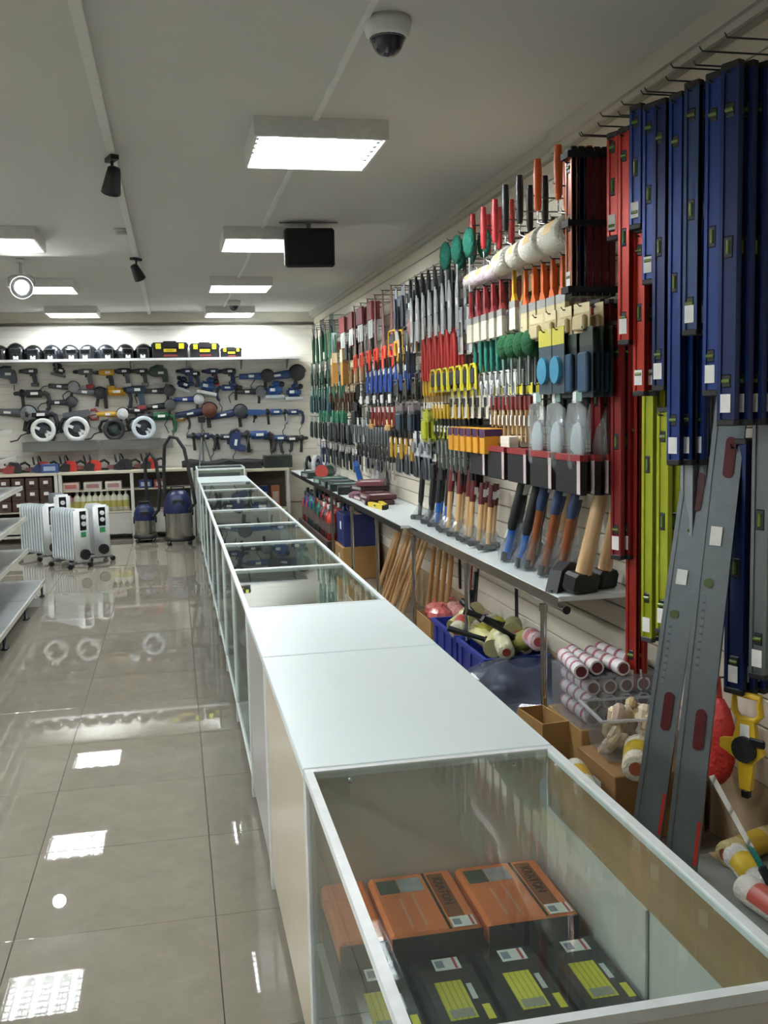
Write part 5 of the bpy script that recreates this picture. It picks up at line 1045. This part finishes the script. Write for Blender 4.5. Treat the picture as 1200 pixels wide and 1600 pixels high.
# wooden poles
def pole(P0, P1, r, m, lb, grp, nm='wooden_pole'):
    P0, P1 = Vector(P0), Vector(P1); d = P1-P0; L = d.length; q = d.to_track_quat('Z', 'Y')
    o = link(nm, MB(m).tube([(0, 0, 0), (0, 0, L*.05), (0, 0, L*.5), (0, 0, L*.97), (0, 0, L)], [r*.92, r, r*1.03, r*.96, r*.7], 8).mesh(nm)); o.location = P0; o.rotation_euler = q.to_euler(); tag(o, lb, 'handle', grp)
for k in range(11):
    y = 7.05+.1*k; pole((1.62+.012*(k % 3), y+.1+.03*(k % 2), .004), (1.82, y-.08+.03*(k % 3), .70-.03*(k % 4)), .017, (WOODL, WOODP, WOODM)[k % 3], 'bare wooden tool handle leaning steeply in the loose bundle under the side shelf', 'leaning wooden handles')
for k in range(8): pole((1.72+.02*(k % 2), 6.3+.08*k, .004), (1.80+.02*(k % 2), 6.3+.075*k, .72-.012*(k % 3)), .015, (WOODM, WOODL)[k % 2], 'straight wooden tool handle standing in the row behind the carton of red nets', 'upright wooden handles')
for k in range(4): pole((1.80, 5.92+.07*k, .004), (1.86, 5.92+.065*k, .7), .008, mat(('3a3c3f', 'c9c2b4', '8a3a34', '5a5d60')[k], .4), 'thin rod leaning beside the upright wooden handles', 'thin rods under the shelf', 'thin_rod')
# carton of red nets
place('netb', b_openbox(.34, .36, .26, CARD, False), 'carton_box', 'cardboard box filled with red nets', 'box', (1.68, 6.02, .001))
NET = mat('c86a66', .5, bump=1., scale=60, coat=.3)
for k, (x, y, c) in enumerate(((1.6, 5.94, 'c8645e'), (1.74, 5.96, 'd08a84'), (1.62, 6.1, 'b85a56'), (1.75, 6.1, 'cf9a92'))):
    place(('net', c), lambda c=c: [('net', MB(mat(c, .45, bump=1., scale=50, coat=.3)).ell((0, 0, 0), (.085, .085, .06), 9, 6, smooth=False), None), ('knot', MB(mat('b04a46', .5)).tube([(0, 0, .05), (.02, .01, .085), (.04, -.01, .07)], .008, 5), None)], 'net_bag', 'crumpled red net bag in the cardboard box', 'net', (x, y, .27), (0, 0, k), 'red net bags in the box')
# blue crates with mallets and rollers
CR = mat('27358f', .4)
def b_crate(w, L, h):
    def f():
        o = b_openbox(w, L, h, CR, False, .008)()
        o.append(('rim', MB(mat('2f40a0', .4)).bx(-w/2-.012, w/2+.012, -L/2-.012, -L/2, h-.025, h).bx(-w/2-.012, w/2+.012, L/2, L/2+.012, h-.025, h).bx(-w/2-.012, -w/2, -L/2, L/2, h-.025, h).bx(w/2, w/2+.012, -L/2, L/2, h-.025, h), None))
        for k in range(3): o.append(('rib', MB(CR).bx(-w/2-.008, -w/2, -L/2+L*(k+.5)/3-.006, -L/2+L*(k+.5)/3+.006, 0, h-.026), None))
        return o
    return f
place('crate', b_crate(.34, .5, .3), 'plastic_crate', 'blue plastic crate with rollers and black handles beside the red nets', 'crate', (1.68, 5.52, .001))
place('crate', b_crate(.34, .5, .3), 'plastic_crate', 'blue plastic crate holding yellow mallets beside the wrapped bag', 'crate', (1.68, 4.98, .001))
def b_mallet(c):
    return lambda: [('head', MB(mat(c, .6)).cyl((-.075, 0, 0), (.075, 0, 0), .047, n=14), None), ('handle', MB(BLACK).tube([(0, 0, 0), (0, 0, .1), (0, 0, .24)], [.013, .012, .016], 8), None), ('collar', MB(DSTEEL).cyl((0, 0, .03), (0, 0, .055), .018, n=8), None)]
for k, (x, y, zz, rx, ry, rz, c, lb) in enumerate(((1.6, 5.45, .34, 35, -20, 30, 'b9b878', 'pale yellow mallet with black handle up in the far crate'), (1.7, 5.6, .35, 20, 25, 100, 'c2b98a', 'cream mallet with black handle standing up in the far crate'), (1.66, 5.12, .36, 60, 10, 200, 'b5b04a', 'yellow mallet lying over the near crate'), (1.76, 5.02, .38, 70, 0, 250, '9a9a6a', 'olive mallet with black handle towards the wall'), (1.62, 4.9, .34, 75, 10, -120, 'c4c089', 'pale mallet on the edge of the near crate'), (1.74, 4.84, .35, 50, -30, -60, 'b0ab5c', 'dull yellow mallet with black handle slanting'))):
    place(('mal', c), b_mallet(c), 'rubber_mallet', lb, 'mallet', (x, y, zz), (rad(rx), rad(ry), rad(rz)), None, 1.1)
for k, (x, y, zz, rz, c, w, lb) in enumerate(((1.58, 5.36, .30, 60, 'd5d3b8', 'b5504a', 'roller sleeve with red wrapper in the far crate'), (1.72, 5.42, .27, 20, 'd2cfb4', 'c9c2a8', 'cream roller sleeve in the far crate'), (1.6, 5.05, .29, 100, 'cfcc9a', 'd0cd8a', 'yellowish roller sleeve in the near crate'), (1.62, 4.8, .31, 80, 'd0cfae', 'cfcfa8', 'long pale roller sleeve over the near crate'), (1.75, 4.92, .3, 85, 'c9c698', 'a8483f', 'roller sleeve with red end in the near crate'))):
    place(('slv', k), b_sleeve(.22, .045, c, w, 'a84a3c'), 'roller_sleeve', lb, 'roller sleeve', (x, y, zz), (rad(10*k-20), rad(-8), rad(rz)))
place('pnk', b_sleeve(.2, .045, 'c9b0b4', 'b5686e', 'a84a4c'), 'roller_sleeve', 'pink and white wrapped roller sleeve lying on the wrapped bag', 'roller sleeve', (1.66, 4.42, .42), (0, rad(5), rad(80)))
# dark blue bag in film
from mathutils import noise
def lumpy(mb, amt, f, seed):
    mb.v = [tuple(Vector(v)+Vector((noise.noise(Vector(v)*f+Vector((seed, 0, 0))), noise.noise(Vector(v)*f+Vector((0, seed, 0))), .7*noise.noise(Vector(v)*f+Vector((0, 0, seed)))))*amt) for v in mb.v]
    return mb
def b_bag():
    b = lumpy(MB(mat('1a2342', .5, bump=.6, scale=9)).ell((0, 0, .17), (.22, .36, .2), 28, 16), .1, 5, 3.); b.v = [(x, y, max(0., z)) for x, y, z in b.v]
    w = lumpy(MB(glass('d5dee8', .94, .14, 1.5, 'stretch_film')).ell((0, .0, .175), (.235, .375, .21), 28, 10, .05, .98, False), .1, 5, 3.)
    o = [('bag', b, None), ('film', w, None)]
    return o
place('bag', b_bag, 'wrapped_bag', 'dark blue bag wrapped in clear stretch film', 'bag', (1.58, 4.36, -.005), (0, 0, rad(8)))
# cartons, roller pack and tub near the red levels
place('ctA', b_carton2(.34, .36, .30, CARD), 'carton_box', 'brown carton under the pack of striped roller sleeves', 'box', (1.70, 3.74, .001))
place('ctB', b_carton2(.36, .34, .25, CARD2), 'carton_box', 'dark brown carton under the clear plastic tub', 'box', (1.68, 3.36, .001))
place('ctC', b_openbox(.12, .24, .3, CARD, False), 'carton_box', 'narrow open carton beside the roller pack', 'box', (1.46, 3.80, .001), (0, 0, rad(5)))
CLR = glass('e8eaee', .86, .05, 1.45, 'clear_plastic')
place('rbx', lambda: [('wrap', MB(CLR).bx(-.17, .17, -.15, .15, 0, .2), None), ('lid', MB(CLR).bx(-.172, .172, -.152, .152, .2, .205), None)], 'plastic_box', 'clear plastic pack full of striped roller sleeves', 'box', (1.70, 3.72, .303))
PST = striped('d9d5d8', 'a8606a', 14, 1, duty=.72)
for i in range(4):
    for j in range(3):
        place('rsp', lambda: [('sleeve', MB(PST).cyl((0, -.14, 0), (0, .14, 0), .03, n=12), None), ('core', MB(mat('5c2028', .6)).cyl((0, -.142, 0), (0, -.139, 0), .022, n=12), None)], 'roller_sleeve', 'small striped roller sleeve packed in the clear box', 'roller sleeve', (1.70-.11+.072*i, 3.72, .338+.063*j), (0, 0, 0), 'striped sleeves in the clear pack')
for k, (x, y) in enumerate(((1.55, 3.7), (1.62, 3.74), (1.7, 3.7), (1.78, 3.75))):
    place('rsp', lambda: [], 'roller_sleeve', 'small striped roller sleeve lying on top of the clear pack', 'roller sleeve', (x, y, .54), (0, 0, rad(6*k-8)), 'striped sleeves on top of the pack')
def b_tub():
    w, L, h = .34, .26, .17; t = MB(CLR)
    a_ = [(-w/2*.84, -L/2*.84, 0), (w/2*.84, -L/2*.84, 0), (w/2*.84, L/2*.84, 0), (-w/2*.84, L/2*.84, 0)]; b_ = [(-w/2, -L/2, h), (w/2, -L/2, h), (w/2, L/2, h), (-w/2, L/2, h)]
    t.add(a_+b_, [(0, 1, 2, 3), (0, 1, 5, 4), (1, 2, 6, 5), (2, 3, 7, 6), (3, 0, 4, 7)])
    r = MB(glass('f0f2f4', .6, .05, 1.45, 'tub_rim')).bx(-w/2-.012, w/2+.012, -L/2-.012, -L/2, h-.008, h).bx(-w/2-.012, w/2+.012, L/2, L/2+.012, h-.008, h).bx(-w/2-.012, -w/2, -L/2, L/2, h-.008, h).bx(w/2, w/2+.012, -L/2, L/2, h-.008, h)
    return [('tub', t, None), ('rim', r, None)]
place('tub', b_tub, 'plastic_tub', 'clear plastic tub of small cream parts', 'tub', (1.69, 3.42, .254), (0, 0, rad(-6)))
CRM = ['d2c39a', 'cbb48a', 'ddd2b8', 'c9b0a0']
for k in range(48):
    c = CRM[k % 4]; a_ = random.random()*6.28
    place(('crm', k % 4, k % 3), lambda c=c, k=k: [('piece', MB(mat(c, .6)).cbox((0, 0, 0), (.06+.012*(k % 3), .045, .04), .014), None)], 'small_part', 'small cream part in the clear plastic tub', 'part', (1.69+.115*cos(a_)*math.sqrt(random.random()), 3.42+.085*sin(a_)*math.sqrt(random.random()), .272+.028*(k//9)+.01*random.random()), (random.random()*2, random.random()*2, a_), 'cream parts in the clear tub')
# rolls in front of the leaning levels
place('gbx', b_openbox(.19, .34, .16, mat('70757c', .5), False), 'tool_tray', 'grey box holding white rolls behind the counter', 'box', (1.40, 3.24, .001))
ROLLS = [(1.355, 3.22, .11, 86, 'd8d9d6', 'e0dccb', 'white roll lying in the grey box'), (1.445, 3.22, .11, 92, 'dcdcda', 'd8d8d4', 'plain white roll lying in the grey box'), (1.40, 3.26, .185, 80, 'd9d6c8', 'cfa838', 'white roll with yellow wrapper on the grey box'), (1.60, 3.22, .255, 62, 'd8d2bc', 'c9b02c', 'fat fluffy roll with yellow label lying on the dark brown carton'),
         (1.68, 2.62, .102, 80, 'd8d8d4', 'd2b436', 'white and yellow roll on the floor behind the counter'), (1.78, 2.78, .102, 20, 'cfc08a', 'c9a83a', 'yellow wrapped roll at the wall foot'), (1.78, 2.60, .102, 55, 'd2cfc0', 'c2b84a', 'pale roll with yellow label beside the teal roll'), (1.62, 2.42, .102, 95, 'd5d2c8', 'b5564a', 'white roll with red core at the counter foot')]
for k, (x, y, zz, rz, c, w, lb) in enumerate(ROLLS): place(('rl', k), b_sleeve(.24, .05 if k == 3 else .042, c, w, 'a8563c'), 'roller_sleeve', lb, 'roller sleeve', (x, y, zz), (0, 0, rad(rz)))
place('stair', b_carton2(.36, .5, .10, mat('8c8f8a', .6)), 'carton_box', 'low grey carton under the loose rolls by the wall', 'box', (1.70, 2.6, -.0))
ROLLS_FIX = True
place('redn', lambda: [('net', MB(mat('c4302a', .6, bump=1., scale=40)).ell((0, 0, 0), (.05, .1, .16), 12, 8), None), ('neck', MB(mat('b02a26', .6)).cyl((0, 0, .14), (0, 0, .22), .02, .012, n=8), None)], 'net_bag', 'bright red net bag behind the leaning levels', 'net', (1.80, 3.02, .42))
hook(3.02, .64, .1)
place('teal1', b_sleeve(.26, .045, '1f7f72', '2a8f80', '1a5a50'), 'roller_sleeve', 'teal green roll standing at the wall foot', 'roller sleeve', (1.80, 2.46, .24), (0, rad(80), rad(30)))
place('teal1', b_sleeve(.26, .045, '1f7f72', '2a8f80', '1a5a50'), 'roller_sleeve', 'teal green roll lying on the low grey carton', 'roller sleeve', (1.78, 2.44, .1), (0, 0, rad(40)))
place('blade', lambda: [('blade', MB(CHROME).bx(-.012, .012, -.001, .001, 0, .3), None), ('handle', MB(BLACK).cbox((0, 0, -.05), (.03, .02, .12), .006), None)], 'scraper', 'steel blade with black handle leaning among the rolls', 'scraper', (1.66, 2.52, .2), (rad(-40), 0, rad(20)))
# carton stack and cans further back under the shelf
place('nvb', b_carton2(.3, .4, .3, mat('24306a', .5)), 'carton_box', 'dark blue carton standing on a brown carton', 'box', (1.66, 9.2, .302))
place('brb', b_carton2(.34, .46, .30, CARD), 'carton_box', 'brown carton under the dark blue carton', 'box', (1.66, 9.2, .001))
place('lowb', b_carton2(.4, 2.3, .26, mat('4a3a34', .7)), 'low_bench', 'low dark bench carrying the red and green canisters', 'bench', (1.66, 10.9, .001))
CANS = [('c4402c', '2a2a2c', 'orange-red canister'), ('1f6a5a', '1a1c1e', 'teal green canister'), ('8f2c30', 'd5d5d2', 'dark red canister'), ('20356f', '1a1c1e', 'navy canister'), ('2c2e33', 'a8342c', 'black canister with red cap')]
for i in range(14):
    for j in range(3):
        c, cap, nm = CANS[(i*2+j*3+(i//3)) % 5]
        place(('can', c), b_bottle(.40-.05*(j == 0), .052, mat(c, .35), mat(cap, .4), ('7a6a60', '505a58', 'a89a90')[i % 3] if False else '6a5c58'), 'canister', nm+' among the canisters on the low bench', 'canister', (1.53+.13*j, 9.85+.15*i, .262), (0, 0, i), nm+'s on the low bench')
for k, (x, c, lb) in enumerate(((.98, 'a83a34', 'red pack standing on the low counter shelf at the back'), (1.12, '2a3f7a', 'blue pack standing on the low counter shelf at the back'), (1.27, 'b06a4a', 'orange-brown pack standing on the low counter shelf at the back'))):
    place(('bpk', c), b_carton(.11, .14, .3, c, 'c9b8a8'), 'carton', lb, 'carton', (x, 12.98, .302))

# ================================================================== left side of the shop
def b_radiator(c, n):
    def f():
        o = []; m = mat(c, .3); Lf = .047*n
        fin = []
        for k in range(n):
            x = -Lf/2+.047*(k+.5)
            q = MB(m); q.prism([(-.075, .1), (-.075, .58), (-.06, .615), (.06, .615), (.075, .58), (.075, .1), (.055, .075), (-.055, .075)], x-.012, x+.012, 'yz'); q.box((x, 0, .57), (.047, .03, .05)); q.box((x, 0, .12), (.047, .03, .05))
            o.append(('fin', q, None))
        e = MB(mat('d9dcdc', .3)).cbox((Lf/2+.035, 0, .345), (.07, .165, .56), .02, seg=2); o.append(('end_housing', e, None)); i = len(o)-1
        o.append(('control_panel', MB(mat('17181c', .25)).cbox((Lf/2+.072, 0, .5), (.01, .075, .2), .004), i))
        for zz in (.54, .47): o.append(('knob', MB(mat('d5d8d8', .3)).cyl((Lf/2+.075, 0, zz), (Lf/2+.095, 0, zz), .024, n=12), i))
        o.append(('green_sticker', MB(mat('2f8f58', .5)).bx(Lf/2+.0705, Lf/2+.0715, -.03, .03, .33, .385), i))
        o.append(('cord_reel', MB(BLACK).cyl((Lf/2+.07, 0, .15), (Lf/2+.1, 0, .15), .055, n=14), i))
        for x in (-Lf/2+.05, Lf/2-.02):
            o.append(('axle', MB(GREY).box((x, 0, .055), (.04, .24, .02)), None))
            for y in (-.12, .12): o.append(('caster', MB(BLACK).cyl((x-.014, y, .028), (x+.014, y, .028), .028, n=12), None))
        return o
    return f
p = on_z(112, 886, 0); place('radw', b_radiator('c9d2d8', 9), 'oil_radiator', 'pale oil radiator with ribbed side in the middle of the group', 'radiator', (p.x-.02, p.y+.05, 0), (0, 0, rad(-52)))
p = on_z(155, 880, 0); place('radw2', b_radiator('d2d8da', 7), 'oil_radiator', 'white oil radiator tucked behind the ribbed one', 'radiator', (p.x-.03, p.y+.25, 0), (0, 0, rad(-70)))
p = on_z(50, 876, 0); place('radw', None, 'oil_radiator', 'white oil radiator beside the end of the shelving', 'radiator', (p.x+.06, p.y+.1, 0), (0, 0, rad(-48)))
p = on_z(88, 868, 0); place('radg', b_radiator('8d949a', 9), 'oil_radiator', 'grey oil radiator behind the white ones', 'radiator', (p.x, p.y+.5, 0), (0, 0, rad(-75)), None, 1.08)
VB = mat('12204a', .4)
def b_vac(r, h, hose):
    def f():
        o = [('base', MB(BLACK).lathe([(.001, .05), (r*1.12, .05), (r*1.15, .08), (r, .1), (.001, .1)], 18), None), ('drum', MB(mat('b9b6ac', .22, 1.)).lathe([(r, .1), (r*1.01, .12), (r*.99, h*.3), (r, h*.56)], 22), None),
             ('motor_head', MB(VB).lathe([(r*1.04, h*.55), (r*1.06, h*.62), (r*1.0, h*.74), (r*.8, h*.86), (r*.5, h*.93), (.001, h*.94)], 20), None), ('carry_handle', MB(BLACK).tube([(-r*.5, 0, h*.86), (-r*.45, 0, h*1.0), (r*.45, 0, h*1.0), (r*.5, 0, h*.86)], .014, 8), None), ('switch_panel', MB(BLACK).cbox((0, -r*.86, h*.72), (r*.8, .04, h*.14), .01), None)]
        for k in range(4): o.append(('caster', MB(BLACK).ell((r*1.05*cos(k*pi/2+.78), r*1.05*sin(k*pi/2+.78), .028), (.03, .03, .028), 10, 6), None))
        for s in (-1, 1): o.append(('latch', MB(BLACK).cbox((s*r*1.02, 0, h*.55), (.02, .05, .08), .005), None))
        o.append(('label', MB(mat('d5d5cc', .5)).lathe([(r*1.012, h*.3), (r*1.012, h*.38)], 6, (0, 0, 0), 'z', arc=.9), None))
        o.append(('hose', MB(RUB).tube(hose, .021, 8), None))
        return o
    return f
big_hose = [(.12, -.12, .42), (.2, -.16, .5), (.16, -.1, .8), (.1, -.04, 1.15), (.02, 0, 1.28), (-.06, .02, 1.3), (-.13, .02, 1.2), (-.15, .02, .95), (-.15, .0, .62)]
p = on_z(284, 852, 0); v = place('vac', b_vac(.165, .70, big_hose), 'vacuum_cleaner', 'big drum vacuum cleaner with blue head and tall hose against the counter', 'vacuum cleaner', (p.x-.02, p.y+.16, -.002))
small_hose = [(.1, -.1, .32), (.17, -.12, .4), (.2, -.06, .7), (.16, -.02, 1.0), (.1, 0, 1.1), (.04, .02, 1.02), (.03, .02, .8), (.04, .02, .5)]
p = on_z(232, 847, 0); place('vac2', b_vac(.13, .50, small_hose), 'vacuum_cleaner', 'smaller drum vacuum cleaner with blue head', 'vacuum cleaner', (p.x-.03, p.y+.06, -.002))
# tripod behind the counter
def b_tripod():
    o = [('column', MB(mat('8f9496', .3, .8)).cyl((0, 0, .12), (0, 0, .62), .014, n=10), None), ('collar', MB(BLACK).cyl((0, 0, .38), (0, 0, .46), .03, n=10), None), ('head', MB(BLACK).cbox((0, 0, .66), (.09, .06, .09), .012), None)]
    for k in range(3): o.append(('leg', MB(mat('8f9496', .3, .8)).tube([(.02*cos(k*2.1), .02*sin(k*2.1), .42), (.13*cos(k*2.1), .13*sin(k*2.1), 0)], .011, 6), None))
    return o
p = on_y(323, 735, 12.98); place('trip', b_tripod, 'tripod', 'silver tripod with a black head standing at the back of the counter', 'tripod', (.36, 13.02, .83))
place('bc4', b_backcounter((.23, .85), .835, (.3,), False), 'back_counter', 'narrow low counter behind the taller showcase under the tripod', 'counter', (.235, BY0, 0))
# shelves of bottles and boxes under the tool wall
for k in range(9):
    px = 122+9.5*k; p = on_y(px, 800, 12.93); lbk = 'white bottle with yellow label on the low shelf under the chainsaws'
    if px < 205: place('wbt', b_bottle(.27, .042, mat('dcdcc8', .35), mat('c9ccc4', .4)), 'bottle', lbk, 'bottle', (p.x, 12.93, .361), (0, 0, k), 'white bottles under the chainsaws')
for k in range(4):
    p = on_y(94+8.5*k, 800, 12.95); place('pbt', b_bottle(.25, .036, mat('b98f94', .4), mat('6a3a44', .4)), 'bottle', 'pinkish bottle with dark cap on the low shelf beside the white bottles', 'bottle', (p.x, 12.95, .361), (0, 0, k), 'pinkish bottles under the chainsaws')
for k, (px, w, c, c2, lb) in enumerate(((112, .2, 'c9b8b0', 'b5645c', 'pale box with red print on the upper shelf under the chainsaws'), (146, .22, 'd2cfc8', 'a87a74', 'white flat box next to the box with red print'), (178, .2, 'd8d0cc', 'b88a86', 'white box with pink edge near the middle post'), (228, .16, '2c4a86', 'c0c8d8', 'blue box on the shelf behind the small vacuum cleaner'), (250, .14, 'b0504a', 'd8c8c2', 'red and white box on the shelf behind the vacuum hose'))):
    p = on_y(px, 765, 12.95); place(('ub', c), b_carton(w, .2, .1, c, c2), 'carton', lb, 'carton', (p.x, 12.95, .641))
for i in range(4):
    for j in range(3):
        place('drw', lambda: [('drawer_box', MB(mat('4a352c', .5)).cbox((0, 0, .07), (.15, .26, .138), .004), None), ('label', MB(TAGW).bx(-.028, .028, -.132, -.13, .06, .1), None), ('pull', MB(mat('2a1f1a', .5)).cbox((0, -.134, .035), (.05, .012, .014), .004), None)], 'drawer_box', 'dark brown drawer box with white label in the stack under the counter', 'drawer', (-2.08+.165*i, 12.96, .402+.14*j), (0, 0, 0), 'brown drawer boxes under the counter')
# goods on the upper gondola shelves
for k, (y, zz, c, lb) in enumerate(((8.75, 1.473, '6a6d70', 'grey circular saw on the top shelf of the shelving end bay'), (8.8, 1.243, '2c3036', 'dark circular saw on the shelf below the grey one'))):
    place(('gcs', c), b_circsaw(c, '2a3a44'), 'circular_saw', lb, 'saw', (-1.55, y, zz), (0, 0, rad(-60)), None, 1.3)
for k in range(5):
    place('gpk', b_carton(.22, .3, .09, '9a9b98', 'c9cac4'), 'carton', 'flat grey pack lying on the shelving bay shelf at knee height', 'carton', (-1.62, 7.25+.36*k, .712), (0, 0, rad(3*k-5)), 'flat grey packs on the shelving')
for k in range(4):
    place('gpk2', b_carton(.2, .26, .12, '6d6a66', 'c2c0ba'), 'carton', 'brownish grey pack on the shelving shelf at hip height', 'carton', (-1.62, 7.4+.4*k, .982), (0, 0, rad(5*k-8)), 'brownish packs on the shelving')
